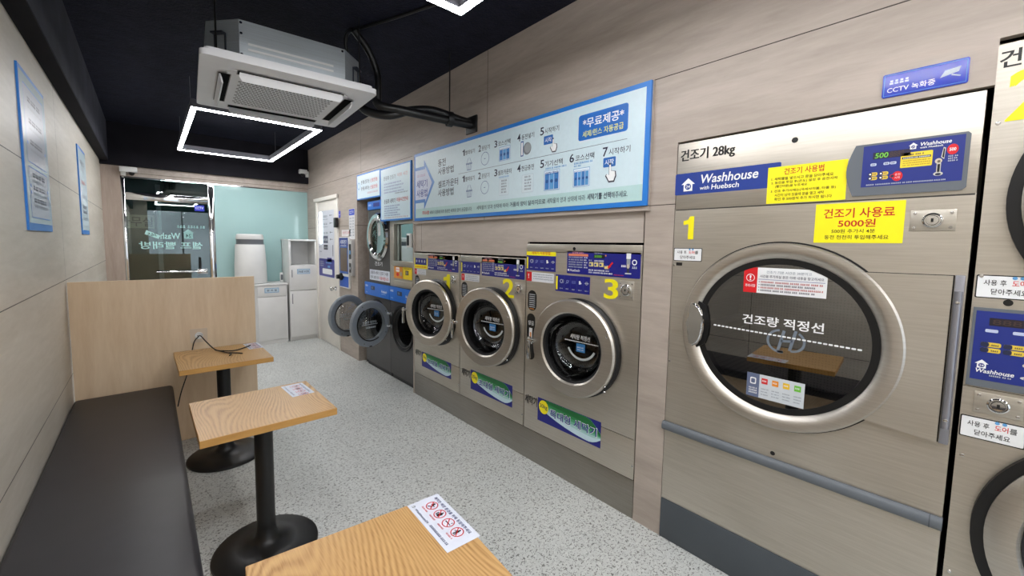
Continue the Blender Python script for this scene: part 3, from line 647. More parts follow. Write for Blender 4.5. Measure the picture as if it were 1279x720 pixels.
# security cameras
def cctv(label, x, y, z, sgn):
    root = thing('security_camera', (x, y, z), label, 'camera')
    m = MB(); m.wbox(x-.03 if sgn < 0 else x-.02, x+.02 if sgn < 0 else x+.03, y-.04, y, z-.06, z+.03, M_WHITE, .006); solid(m).build('mount', root)
    m = MB(); m.wbox(x-.135 if sgn < 0 else x-.03, x-.02 if sgn < 0 else x+.14, y-.10, y-.03, z-.02, z+.045, M_WHITE, .008); solid(m).build('body', root)
    cx = x-.085 if sgn < 0 else x+.085
    m = MB(); m.lathe(frame((cx, y-.065, z-.02), (1, 0, 0), (0, 1, 0)), [(.03, 0), (.03, -.01), (.024, -.028), (.012, -.038), (0, -.041)], M_BLACK, 20); m.build('dome', root)
cctv('white security camera in the back right corner below the ceiling', 1.95, 7.03, 2.575, -1)
cctv('white security camera over the glass door at the back left', -.215, 7.09, 2.36, 1)

# ------------------------------------------------------------------ machines: shared pieces
def coin_plate(F, parent, y0, y1, z0, z1):
    m = MB(); u0, u1 = -y0, -y1; m.box(F, u0, u1, z0, z1, -.001, .003, M_STEEL2, .0012)
    cu, cv, r = (u0+u1)/2, (z0+z1)/2, min(u1-u0, z1-z0)*.36
    C = F @ Matrix.Translation((cu, cv, .003))
    m.lathe(C, [(r, 0), (r*.97, .006), (r*.84, .008), (r*.76, .003), (r*.66, .003), (r*.58, .012), (0, .013)], M_CHROME, 28)
    m.rect(C, -.003, -.006, .003, .006, BLK, 24)
    for a in (.1, .9):
        for b in (.15, .85): m.lathe(F @ Matrix.Translation((u0+(u1-u0)*a, z0+(z1-z0)*b, .003)), [(.005, 0), (.004, .003), (0, .004)], M_CHROME, 10)
    return m.build('coin_lock', parent)
def screw(m, F, y, z, r=.006): m.lathe(F @ Matrix.Translation((-y, z, 0)), [(r, 0), (r*.8, .003), (0, .004)], M_CHROME, 10)
def house_logo(m, F, u, v, w, col=WHT, dark=BADGE, h=3):
    m.poly(F, [(u-.36*w, v), (u+.36*w, v), (u+.36*w, v+.55*w), (u+.55*w, v+.55*w), (u, v+1.05*w), (u-.55*w, v+.55*w), (u-.36*w, v+.55*w)], col, h)
    m.ell(F, u, v+.36*w, .25*w, .25*w, dark, h+1, 20); m.text(F, '24', u-.17*w, u+.17*w, v+.24*w, v+.48*w, col, h+2, .012)

def washer(y0, y1, ztop, num, hy, th, zc, kg, size, ctrl, yel, whi, numb, coin, lab, labt, extra, label):
    ym = (y0+y1)/2; F = rightwall(XF); root = thing('washing_machine', (2.35, ym, .22), label, 'washing machine', 'numbered steel washers')
    R = .297; hc = hy+R*1.05
    m = MB(); u0, u1 = -y1+.003, -y0-.003
    gy = hc-.01
    m.holed(F, u0, .452, u1, ztop-.055, -gy, zc, .255, M_STEEL, 0)
    m.box(F, u0, u1, .222, .448, -.06, 0, M_STEEL, .003); m.box(F, u0, u1, ztop-.052, ztop, -.06, .002, M_STEEL2, .003)
    for a, b in ((u0, u0+.003), (u1-.003, u1)): m.box(F, a, b, .448, ztop-.05, -.7, -.0005, M_STEEL2)
    m.box(F, u0, u1, .222, ztop, -.75, -.70, M_STEEL2); m.box(F, u0, u1, ztop-.004, ztop, -.70, -.06, M_STEEL2); m.box(F, u0, u1, .222, .226, -.70, -.06, M_STEEL2)
    screw(m, F, y0+.012, .30); m.ell(F, -(ym+.02), ztop-.027, .011, .011, BLK, 8, 16)
    m.build('cabinet', root)
    G = F @ Matrix.Translation((-gy, zc, 0))
    m = MB(); m.lathe(G, [(.30, -.002), (.30, .018), (.285, .03), (.25, .03), (.25, -.03), (.235, -.05)], M_BLACK, 56); m.build('gasket', root)
    m = MB(); m.lathe(G, [(.25, -.05), (.29, -.08), (.29, -.45), (.27, -.5), (.0, -.5)], M_DRUMW, 48); m.build('drum', root)
    # door, hinged on the right and left ajar
    n = Vector((-cos(th), -sin(th), 0)); U = Vector((sin(th), -cos(th), 0)); c = Vector((XF-.04, hy, zc))-U*R*1.05
    D = frame(c, U, (0, 0, 1))
    m = MB(); m.lathe(D, [(R-.012, -.022), (R, -.014), (R, .002), (R-.01, .012), (.222, .014), (.212, .006), (.208, -.03)], M_RING, 72)
    for a in (-.20, .11):
        for b in (0, .03): m.lathe(D @ Matrix.Translation((.245, a+b, .0135)), [(.007, 0), (.005, .003), (0, .004)], M_CHROME, 10)
    door = m.build('door', root)
    m = MB(); m.lathe(D, [(.212, .004), (.20, -.004), (.19, -.03), (.188, -.05)], M_BLACK, 64); m.build('seal_ring', door)
    m = MB(); m.lathe(D, [(.19, -.02), (.178, -.07), (.150, -.105), (.11, -.118), (0, -.12)], G_WASH, 56); m.build('bowl_glass', door)
    m = MB(); Q = D @ Matrix.Translation((.0, 0, -.115))
    m.text(Q, '세탁량 적정선', -.085, .062, .03, .062, WHT, 6, .02)
    for k in range(22): m.rect(Q, -.125+k*.0113, .014, -.125+k*.0113+.0085, .021, WHT, 6)
    Q2 = D @ Matrix.Translation((.0, 0, -.116))
    m.ring(Q2, 0.0, .015, .098, .112, ink((206, 214, 216)), 8, 28, 205, 335); m.rrect(Q2, -.036, -.045, .028, .008, .004, ink((66, 140, 206)), 8); m.greek(Q2, -.03, .02, -.02, .008, WHT, 9, 2); m.greek(Q2, -.028, .02, -.034, .006, WHT, 9, 5)
    m.build('fill_line_sticker', door)
    m = MB(); m.box(D, -R-.028, -R+.035, -.008, .012, -.005, .03, M_CHROME, .005); m.box(D, -R-.034, -R-.014, -.13, .02, .0, .024, M_CHROME, .006); m.lathe(D @ Matrix.Translation((-R+.01, .002, .03)), [(.012, 0), (.01, .006), (0, .008)], M_CHROME, 16)
    solid(m).build('door_handle', door)
    m = MB(); m.box(D, R-.04, R+.006, -.09, .09, -.04, -.026, M_BLACKM, .003); solid(m).build('hinge', door)
    # stickers and controls
    c0, c1, c2, c3 = ctrl
    m = MB(); P = F; m.slab(P, m.rpts(-c0, c2, -c1, c3, .006), -.0005, .002, NAVY); K = F @ Matrix.Translation((0, 0, .002)); w = c0-c1; h = c3-c2
    q = lambda a: -c0+a*w
    z = lambda b: c2+b*h
    m.rect(K, q(.02), z(.78), q(.32), z(.88), ink((226, 130, 96)), 1); m.greek(K, q(.08), q(.25), z(.90), h*.07, ink((220, 150, 170)), 1, 1)
    for k in range(5): m.greek(K, q(.025), q(.24), z(.70-.105*k), h*.05, LGREY, 1, k); m.greek(K, q(.26), q(.31), z(.70-.105*k), h*.05, WHT, 1, k+7)
    m.text(K, 'Huebsch', q(.05), q(.20), z(.10), z(.21), WHT, 1, .015); m.ell(K, q(.025), z(.155), h*.05, h*.05, WHT, 1, 12)
    m.rect(K, q(.40), z(.72), q(.55), z(.87), BLK, 1); m.text(K, '5500', q(.41), q(.51), z(.75), z(.85), M_GREEN7, 2, .01); m.greek(K, q(.41), q(.52), z(.91), h*.05, LGREY, 1, 3); m.ell(K, q(.565), z(.84), h*.035, h*.035, ORANGE, 2, 10)
    m.greek(K, q(.33), q(.37), z(.60), h*.05, LGREY, 1, 2); m.greek(K, q(.41), q(.54), z(.59), h*.05, WHT, 1, 4)
    for k in range(4):
        a = q(.335+.072*k); s_ = h*.11
        m.rrect(K, a, z(.37) if k < 3 else z(.30), a+w*.06, z(.37)+h*.18 if k < 3 else z(.30)+h*.14, .003, ink((222, 206, 130)), 1)
        m.ell(K, a+w*.02, z(.45), h*.05, h*.05, BLUE, 2, 10)
    m.line(K, (q(.66), z(.58)), (q(.62), z(.42)), h*.07, RED, 2); m.poly(K, [(q(.595), z(.44)), (q(.60), z(.30)), (q(.645), z(.42))], RED, 2)
    m.greek(K, q(.33), q(.61), z(.19), h*.055, WHT, 1, 8); m.greek(K, q(.33), q(.66), z(.09), h*.055, WHT, 1, 9); m.greek(K, q(.68), q(.80), z(.07), h*.03, ink((220, 60, 80)), 1, 4)
    m.rect(K, q(.83), z(.75), q(.885), z(.97), WHT, 1); m.rect(K, q(.835), z(.52), q(.88), z(.75), ink((150, 156, 160)), 1); m.ell(K, q(.855), z(.46), h*.07, h*.09, ink((196, 186, 170)), 2, 14)
    m.rect(K, q(.84), z(.2), q(.87), z(.40), ink((50, 56, 70)), 1); m.rect(K, q(.82), z(.15), q(.895), z(.2), LGREY, 1); m.ring(K, q(.93), z(.62), h*.07, h*.11, WHT, 1, 18); m.greek(K, q(.905), q(.955), z(.38), h*.08, LGREY, 1, 2); m.greek(K, q(.77), q(.82), z(.42), h*.08, WHT, 1, 5)
    m.build('control_panel', root)
    def pict(m, a0, a1, z0, z1, n=5):
        m.rect(F, -a0, z0, -a1, z1, NAVY, 1); m.rect(F, -a0+.004, z0+.01, -a0+.018, z1-.01, YEL, 2)
        ww = (a0-a1-.024)/n
        for k in range(n):
            u = -a0+.024+ww*k; 
            if k: m.line(F, (u, z0+.012), (u, z1-.008), .0012, ink((70, 84, 160)), 2)
            cu = u+ww*.5; cv = z0+(z1-z0)*.62; s_ = min(ww, z1-z0)*.28
            if k == 0: m.ring(F, cu, cv, s_*.6, s_*.9, LGREY, 2, 14); m.ring(F, cu+s_*.3, cv, s_*.9, s_*1.1, LGREY, 2, 10, -60, 60)
            elif k == 1: m.ring(F, cu, cv, s_*.5, s_*.75, ink((130, 140, 196)), 2, 12); m.line(F, (cu-s_, cv-s_), (cu+s_, cv+s_*.6), .003, ink((130, 140, 196)), 2)
            elif k == 2: m.outline(F, cu-s_, cv-s_*.6, cu+s_, cv+s_*.6, .002, ink((110, 120, 186)), 2); m.greek(F, cu-s_*.8, cu+s_*.8, cv-s_*.3, s_*.5, ink((110, 120, 186)), 2, k)
            elif k == 3: m.rect(F, cu-s_*.6, cv-s_*.7, cu+s_*.3, cv+s_*.8, WHT, 2); m.ell(F, cu+s_*.4, cv-s_*.2, s_*.4, s_*.4, WHT, 2, 10)
            else: m.ring(F, cu, cv, s_*.5, s_*.7, LGREY, 2, 12); m.line(F, (cu-s_*1.1, cv), (cu+s_*1.1, cv), .004, LGREY, 2)
            m.greek(F, u+ww*.25, u+ww*.75, z0+(z1-z0)*.16, .006, LGREY, 2, k)
    a0, a1, z0, z1 = yel
    m = MB()
    if num == '1':
        m.rect(F, -a0, z0, -a1, z1, YEL, 1); m.text(F, '세탁기사용방법', -a0+.03, -a1-.03, z1-.027, z1-.008, ink((214, 90, 40)), 3); m.rect(F, -a0+.015, z0+.035, -a1-.015, z1-.03, NAVY, 2)
        for k in range(4): m.ell(F, -a0+.045+.05*k, (z0+z1)/2, .012, .014, LGREY, 3, 10)
        m.greek(F, -a0+.02, -a1-.02, z0+.01, .012, ink((200, 60, 30)), 2, 3)
    else:
        pict(m, a0, a1, z0, z1-.04); m.rect(F, -a0, z1-.04, -a1, z1, YEL, 1); m.text(F, '세탁기 사용방법', -a0+.05, -a1-.05, z1-.032, z1-.01, ink((214, 90, 40)), 2, .01)
    m.build('instruction_sticker', root)
    a0, a1, z0, z1 = whi; m = MB(); m.rect(F, -a0, z0, -a1, z1, ink((224, 226, 232)), 1); m.rect(F, -a0, z0, -a0+(z1-z0)*.8, z1, RED, 2); m.text(F, '!', -a0+.016, -a0+.026, z0+.02, z1-.012, WHT, 3, .02)
    for k in range(3): m.greek(F, -a0+.065, -a1-.01, z1-.016-.015*k, .006, GREYT, 2, k)
    m.build('warning_sticker', root)
    if extra:
        m = MB(); pict(m, *extra); m.build('pictogram_sticker', root)
    m = MB(); m.text(F, num, -numb[0], -numb[1], numb[2], numb[3], YEL, 2, .035, res=4); m.build('number_sticker', root)
    coin_plate(F, root, *coin)
    # vertical oval sticker, pull sticker
    ou = -y1+.02; m = MB()
    m.rrect(F, ou, zc+.17, ou+.085, zc+.31, .04, BLK, 1)
    for k in range(7): m.rect(F, ou+.015, zc+.195+.014*k, ou+.07, zc+.2+.014*k, LGREY, 2)
    m.greek(F, ou+.02, ou+.065, zc+.18, .007, ORANGE, 2, 2)
    m.build('notice_sticker', root)
    m = MB(); m.rrect(F, ou-.004, zc-.17, ou+.075, zc+.15, .036, BLK, 1); m.text(F, '당김', ou+.012, ou+.06, zc+.07, zc+.10, WHT, 2, .01); m.rect(F, ou+.02, zc-.06, ou+.05, zc+.05, WHT, 2); m.rect(F, ou+.028, zc-.04, ou+.042, zc+.02, ORANGE, 3)
    m.build('pull_sticker', root)
    # big name sticker
    a0, a1, z0, z1 = lab; m = MB(); w = a0-a1; h = z1-z0; q = lambda a: -a0+a*w; z = lambda b: z0+b*h
    m.rect(F, -a0, z0, -a1, z1, NAVY, 1)
    def lens(f, mat, hh):          # the pale lens and, layer by layer, its greener upper part
        us = [.035+.965*k/18 for k in range(19)]
        lo = lambda u: .05+.56*(1-u)**2.2+(.26*((u-.8)/.2)**2 if u > .8 else 0)
        hi = lambda u: min(.985, .72+1.9*u) if u < .5 else .985-.45*max(0, (u-.80)/.2)**1.6
        bt = [(u, lo(u)+(hi(u)-lo(u))*min(.97, f*(1.05-.15*u))) for u in us]
        m.poly(F, [(q(u), z(v)) for u, v in bt]+[(q(u), z(hi(u))) for u in reversed(us)], mat, hh)
    for k, (f, c) in enumerate(((0, (200, 226, 236)), (.26, (166, 210, 206)), (.40, (120, 188, 160)), (.52, (76, 162, 112)), (.64, (42, 136, 76)), (.78, (20, 108, 52)))): lens(f, ink(c), 2+k*.5)
    m.ell(F, q(.11), z(.66), h*.27, h*.29, YEL, 6); m.text(F, kg, q(.045), q(.175), z(.56), z(.78), DKT, 7, .01)
    m.text(F, size, q(.215), q(.955), z(.35), z(.73), ink((236, 242, 246)), 6, .045); m.text(F, size, q(.223), q(.947), z(.375), z(.705), ink((36, 46, 140)), 7, .02, res=4)
    m.build('size_sticker', root)
    a0, a1, z0, z1 = labt; m = MB(); m.text(F, '세탁기', -a0, -a1, z0, z1, BLK, 2, .02); m.build('name_sticker', root)
washer(1.155, 2.03, 1.512, '3', 1.259, .075, .887, '30kg', '특대형 세탁기', (1.668, 1.167, 1.333, 1.472), (2.03, 1.762, 1.334, 1.474), (2.026, 1.776, 1.259, 1.322), (1.391, 1.296, 1.207, 1.32), (1.291, 1.20, 1.215, 1.318), (1.893, 1.378, .316, .475), (2.018, 1.90, .40, .465), (1.76, 1.49, 1.215, 1.32),
       'stainless steel washer marked with a yellow 3, beside the big dryer')
washer(2.032, 2.822, 1.412, '2', 2.082, .159, .883, '25kg', '초대형 세탁기', (2.528, 2.046, 1.262, 1.404), (2.81, 2.549, 1.266, 1.402), (2.80, 2.56, 1.205, 1.258), (2.277, 2.152, 1.121, 1.256), (2.146, 2.045, 1.15, 1.237), (2.662, 2.151, .316, .478), (2.79, 2.672, .40, .465), None,
       'stainless steel washer marked with a yellow 2, middle of the three')
washer(2.824, 3.61, 1.412, '1', 2.868, .207, .884, '25kg', '초대형 세탁기', (3.339, 2.85, 1.262, 1.402), (3.60, 3.355, 1.264, 1.402), (3.595, 3.38, 1.205, 1.258), (3.078, 2.975, 1.073, 1.24), (2.964, 2.866, 1.152, 1.24), (3.459, 2.95, .316, .460), (3.585, 3.47, .40, .465), None,
       'stainless steel washer marked with a yellow 1, left of washer 2')
m = MB(); m.box(rightwall(XF), -3.61, -1.156, 0, .218, -.7, -.002, M_PLINTH, .003)
tag(solid(m).build('machine_plinth'), 'long dull stainless plinth under the three numbered washers', 'plinth')

# ------------------------------------------------------------------ big tumble dryer
F = rightwall(XF)
root = thing('tumble_dryer', (2.4, .51, 0), 'large stainless steel dryer marked with a yellow 1 and wide round door', 'dryer')
DC = Vector((XF, .532, 1.142)); RD = .386
m = MB(); u0, u1 = -.993, -.026
m.holed(F, u0, .215, u1, 1.682, -DC.y, DC.z, .345, M_STEEL, 0)
m.box(F, u0, u1, 1.686, 2.0, -.05, .0, M_STEEL, .003)
for a, b in ((u0, u0+.003), (u1-.003, u1)): m.box(F, a, b, .21, 1.69, -.8, -.0005, M_STEEL2)
m.box(F, u0, u1, 0.0, 2.0, -.85, -.8, M_STEEL2); m.box(F, u0, u1, 1.995, 2.0, -.8, -.05, M_STEEL2); m.box(F, u0, u1, .2, .213, -.8, -.002, M_STEEL2)
m.rect(F, u0, 1.681, u1, 1.687, ink((50, 48, 46)), -1)
m.ell(F, -.516, 1.936, .011, .011, BLK, 2, 18); m.ell(F, -.517, .642, .009, .009, BLK, 2, 16)
for y, z in ((.985, 1.416), (.985, .933)): screw(m, F, y, z)
m.rect(F, -.975, 1.415, -.945, 1.43, BLK, 1)
m.build('cabinet', root)
m = MB(); m.box(F, u0-.002, u1, .0, .21, -.78, .003, M_KICK, .003); solid(m).build('kick_panel', root)
m = MB(); m.slab(F, [(-1.005+.0*k, 0) for k in range(0)]+[(-1.0, .576), (-.024, .576), (-.024, .621), (-1.0, .621)], -.001, .004, M_KICK)
m.lathe(frame((XF-.004, 1.0, .5985), (0, 0, 1), (-1, 0, 0)), [(.0215, 0), (.0215, .976)], M_GREYP, 20, 0, 180, 1, .7) if False else None
Pb = []
for k in range(11):
    t = pi*k/10; Pb.append((.5985+.0225*cos(t), .004+.018*sin(t)))
N_ = len(Pb)
m.add(WORLD, [(XF-h_, 1.0, z_) for z_, h_ in Pb]+[(XF-h_, .024, z_) for z_, h_ in Pb], [(k, k+1, N_+k+1, N_+k) for k in range(N_-1)]+[tuple(range(N_)), tuple(reversed(range(N_, 2*N_)))], M_GREYP, True)
m.add(WORLD, [(XF-h_-.0008, .055, .5985+(z_-.5985)*1.03) for z_, h_ in Pb]+[(XF-h_-.0008, .052, .5985+(z_-.5985)*1.03) for z_, h_ in Pb], [(k, k+1, N_+k+1, N_+k) for k in range(N_-1)], M_KICK, True)
m.build('bumper_rail', root)
# drum
D = frame(DC, (0, -1, 0), (0, 0, 1))
m = MB(); m.lathe(D, [(.345, 0), (.345, -.06), (.40, -.09), (.40, -.72), (.0, -.72)], M_DRUM, 64)
for a in (70, 190, 310):
    t = radians(a); RR = D @ Matrix.Rotation(t, 4, 'Z'); m.slab(RR @ Matrix.Translation((.33, 0, -.7)), [(0, -.02), (.07, -.04), (.07, .04), (0, .02)], 0, .6, M_DRUM)
m.build('drum', root)
# door: ring, hinge plate, glass
m = MB(); m.lathe(D, [(RD-.004, -.004), (RD, .0), (RD, .022), (RD-.006, .028), (RD-.03, .030), (RD-.045, .024), (RD-.062, .012), (RD-.066, .004)], M_RING, 96)
door = m.build('door', root)
m = MB(); m.lathe(D, [(RD+.006, .0004), (RD+.006, .006), (RD-.002, .006)], M_BLACK, 96); m.lathe(D, [(RD-.064, .006), (RD-.064, .010), (RD-.088, .008), (RD-.092, -.03)], M_BLACK, 96); m.build('door_gasket', door)
m = MB(); P = []
a0 = 48; 
for k in range(15):
    t = radians(a0-(a0+46)*k/14); P.append((RD*cos(t), RD*sin(t)))
P = P+[(.34, -.266), (.476, -.266), (.476, .284), (.27, .284)]
P = [(RD*cos(radians(47-3.13*(k)*2)), RD*sin(radians(47-3.13*k*2))) for k in range(15)]
P = P+[(.476, -.268), (.476, .284)]
m.slab(D, P, .001, .020, M_STEEL, False); solid(m).build('hinge_plate', door)
m = MB(); m.poly(D, [(a*1.006 if a > .4 else a, b*1.008) for a, b in P], M_BLACK, .8); m.build('painted_plate_shadow', door)  # flat black outline drawn as the hinge plate's shadow line
m = MB(); m.box(D, .480, .502, -.27, .287, 0, .012, M_ALU, .002); m.tube([(XF-.018, DC.y-.491, DC.z-.215), (XF-.018, DC.y-.491, DC.z+.235)], .009, M_ALU, 14)
screw(m, rightwall(XF-.026), DC.y-.491, DC.z+.2); screw(m, rightwall(XF-.026), DC.y-.491, DC.z-.185); m.build('hinge', door)
m = MB(); m.ell(D, 0, 0, RD-.066, RD-.066, G_DRYER, 8, 96); glass = m.build('door_glass', door)
m = MB()
HP = [(-.032+.0, 1.04-1.142), (-.036, -.05), (-.036, .05), (-.032, .11)]
pts = [(-.342, .112), (-.318, .105), (-.296, .085), (-.284, .04), (-.280, 0), (-.284, -.04), (-.296, -.078), (-.318, -.1), (-.342, -.104), (-.356, -.05), (-.358, 0), (-.356, .06)]
m.slab(D, pts, .018, .046, M_CHROME, False)
vs = m.bm.verts[:]; es = m.bm.edges[:]
r_ = bmesh.ops.bevel(m.bm, geom=es, offset=.011, segments=3, affect='EDGES')
solid(m).build('door_handle', door)
m = MB(); m.slab(D, [(a*1.0+(.012 if a > -.31 else 0), b*1.1) for a, b in pts], .006, .02, M_BLACK); solid(m).build('handle_recess', door)
G2 = frame(DC+Vector((-.0052, 0, 0)), (0, -1, 0), (0, 0, 1))
uv = lambda y, z: (-(y-DC.y), z-DC.z)
def st(name, fn): 
    m = MB(); fn(m); return m.build(name, door)
def s_red(m):
    a = uv(.667, 1.316); b = uv(.377, 1.424); m.rect(G2, a[0], a[1], b[0], b[1], ink((232, 234, 236)), 1); m.rect(G2, a[0], a[1], a[0]+.052, b[1], RED, 2)
    m.ring(G2, a[0]+.026, b[1]-.045, .014, .0165, WHT, 3); m.text(G2, '!', a[0]+.0225, a[0]+.0295, b[1]-.056, b[1]-.034, WHT, 3, .03); m.text(G2, '주의사항', a[0]+.007, a[0]+.046, b[1]-.085, b[1]-.072, WHT, 3, .01)
    m.text(G2, '건조기 기본 시간은 30분이고', a[0]+.085, b[0]-.05, b[1]-.023, b[1]-.012, GREYT, 3, .004, res=2); m.text(G2, '시간을 추가하실 분은 아래 내용을 참고하세요', a[0]+.062, b[0]-.01, b[1]-.042, b[1]-.030, DKT, 3, .006, res=2)
    m.rect(G2, a[0]+.056, b[1]-.05, b[0]-.006, b[1]-.0485, BLUE, 3)
    for k in range(4): m.greek(G2, a[0]+.066, b[0]-.012-.02*(k % 2), b[1]-.063-.0118*k, .0065, DKT if k % 2 else ink((180, 50, 50)), 3, k); m.ell(G2, a[0]+.06, b[1]-.060-.0118*k, .002, .002, DKT, 3, 6)
st('warning_sticker', s_red)
def s_line(m):
    for k in range(31):
        u = -.249+k*.0169; m.rrect(G2, u, .006-.0004*k, u+.0128, .0125-.0004*k, .002, ink((236, 238, 238)), 2)
    a = uv(.663, 1.178); b = uv(.376, 1.22); m.text(G2, '건조량 적정선', a[0], b[0], a[1], b[1], ink((240, 240, 240)), 2, .016, res=4)
st('fill_line_sticker', s_line)
def s_logo(m):
    C_ = ink((112, 122, 134)); cu, cv = uv(.505, 1.125)
    m.ring(G2, cu-.012, cv-.0, .040, .049, C_, 1, 24, 95, 285); m.line(G2, (cu-.018, cv-.04), (cu+.0, cv+.045), .011, C_, 1); m.line(G2, (cu+.022, cv-.035), (cu+.04, cv+.05), .011, C_, 1); m.line(G2, (cu-.01, cv+.0), (cu+.03, cv+.006), .01, C_, 1)
    m.ring(G2, cu+.03, cv+.005, .036, .045, C_, 1, 20, -95, 60); m.line(G2, (cu+.0, cv-.045), (cu-.02, cv-.046), .01, C_, 1)
st('logo_sticker', s_logo)
def s_chip(m):
    a = uv(.63, .866); b = uv(.422, .968); m.rect(G2, a[0], a[1], b[0], b[1], ink((206, 212, 218)), 1); m.rect(G2, a[0], a[1], a[0]+.048, b[1], ink((98, 108, 138)), 2)
    m.rrect(G2, a[0]+.013, a[1]+.055, a[0]+.036, b[1]-.018, .005, WHT, 3); m.rrect(G2, a[0]+.017, a[1]+.06, a[0]+.032, b[1]-.023, .004, ink((98, 108, 138)), 4)
    for k in range(3): m.greek(G2, a[0]+.01, a[0]+.042, a[1]+.035-.01*k, .006, WHT, 3, k)
    for k, c in enumerate(((220, 48, 48), (240, 150, 50), (240, 196, 40), (110, 190, 60))):
        u = a[0]+.056+k*.039; m.rrect(G2, u, b[1]-.038, u+.023, b[1]-.014, .002, ink(c), 2); m.greek(G2, u+.003, u+.02, b[1]-.028, .006, WHT, 3, k)
        for j in range(3): m.greek(G2, u, u+.026, a[1]+.04-.012*j, .004, GREYT, 2, j+k)
st('temperature_sticker', s_chip)
# upper-panel stickers
def on(name, fn, parent=root):
    m = MB(); fn(m); return m.build(name, parent)
on('name_sticker', lambda m: m.text(F, '건조기 28kg', -.978, -.735, 1.906, 1.968, BLK, 2, .032, res=4))
def badge(m):
    m.slab(F, m.rpts(-.998, 1.756, -.557, 1.857, .006), 0, .001, BADGE); house_logo(m, F, -.935, 1.772, .058, WHT, BADGE, 3)
    m.text(F, 'Washhouse', -.882, -.640, 1.802, 1.842, WHT, 3, .022, slant=.15, res=4); m.text(F, 'with', -.88, -.838, 1.773, 1.790, WHT, 3, .01, slant=.15); m.text(F, 'Huebsch', -.828, -.712, 1.771, 1.794, WHT, 3, .018, slant=.1)
on('badge_plate', badge)
def yel1(m):
    m.rect(F, -.602, 1.69, -.345, 1.838, YEL, 3); R_ = ink((190, 44, 30)); m.text(F, '건조기 사용법', -.545, -.415, 1.803, 1.829, R_, 4, .014)
    for s_, z_, e in (('1. 세탁물을 넣으시고 문을 닫아주세요', 1.783, -.385), ('2. 동전을 투입 후(온도) 설정 후 운전시작', 1.767, -.372), ('(빨간버튼)을 누르세요', 1.752, -.465), ('3. 건조 추가시에는(극세사이불, 타올 등)', 1.733, -.375), ('시간이 남아 있을때 문을 열고 세탁', 1.717, -.41), ('확인 후 500원씩 추가 하시면 됩니다', 1.701, -.385)):
        m.text(F, s_, -.588 if s_[1] == '.' else -.573, e, z_, z_+.012, BLK, 4, .008, res=2)
on('instruction_sticker', yel1)
def yel2(m):
    m.rect(F, -.431, 1.53, -.182, 1.677, YEL, 3); R_ = ink((196, 40, 24)); m.text(F, '건조기 사용료', -.405, -.207, 1.622, 1.658, R_, 4, .016); m.text(F, '5000원', -.36, -.255, 1.588, 1.617, R_, 4, .016)
    m.text(F, '500원 추가시 4분', -.378, -.255, 1.566, 1.581, BLK, 4, .006); m.text(F, '동전 천천히 투입해주세요', -.398, -.218, 1.543, 1.559, BLK, 4, .006)
on('price_sticker', yel2)
def lab_open(F, m, y0, y1, z0, z1):
    m.slab(F, m.rpts(-y0, z0, -y1, z1, .004), 0, .0008, BLK); m.rrect(F, -y0+.003, z0+.003, -y1-.003, z1-.003, .003, ink((232, 234, 236)), 2.0)
    w = y0-y1; h = z1-z0
    m.text(F, '사용 후', -y0+.12*w, -y0+.46*w, z0+.55*h, z0+.8*h, BLK, 3, .006); m.text(F, '도어', -y0+.54*w, -y0+.74*w, z0+.55*h, z0+.8*h, RED, 3, .012); m.text(F, '를', -y0+.76*w, -y0+.87*w, z0+.55*h, z0+.8*h, BLK, 3, .006)
    m.text(F, '닫아주세요', -y0+.24*w, -y0+.78*w, z0+.17*h, z0+.42*h, BLK, 3, .006)
    for k in (.57, .68): m.ell(F, -y0+k*w, z0+.9*h, .045*h*1.6, .07*h, SKYB, 3, 10)
on('label_sticker', lambda m: lab_open(F, m, .989, .853, 1.438, 1.501))
on('number_sticker', lambda m: m.text(F, '1', -.948, -.898, 1.543, 1.652, YEL, 2, .05, res=4))
coin_plate(F, root, .168, .063, 1.571, 1.64)
def washlogo(m, K, u, v, w):
    house_logo(m, K, u, v, w, WHT, NAVY, 3); m.text(K, 'Washhouse', u+w*.75, u+w*4.3, v+.35*w, v+.95*w, WHT, 3, .018, slant=.15); m.text(K, 'with Huebsch', u+w*.8, u+w*3.4, v-.05*w, v+.25*w, WHT, 3, .012, slant=.12)
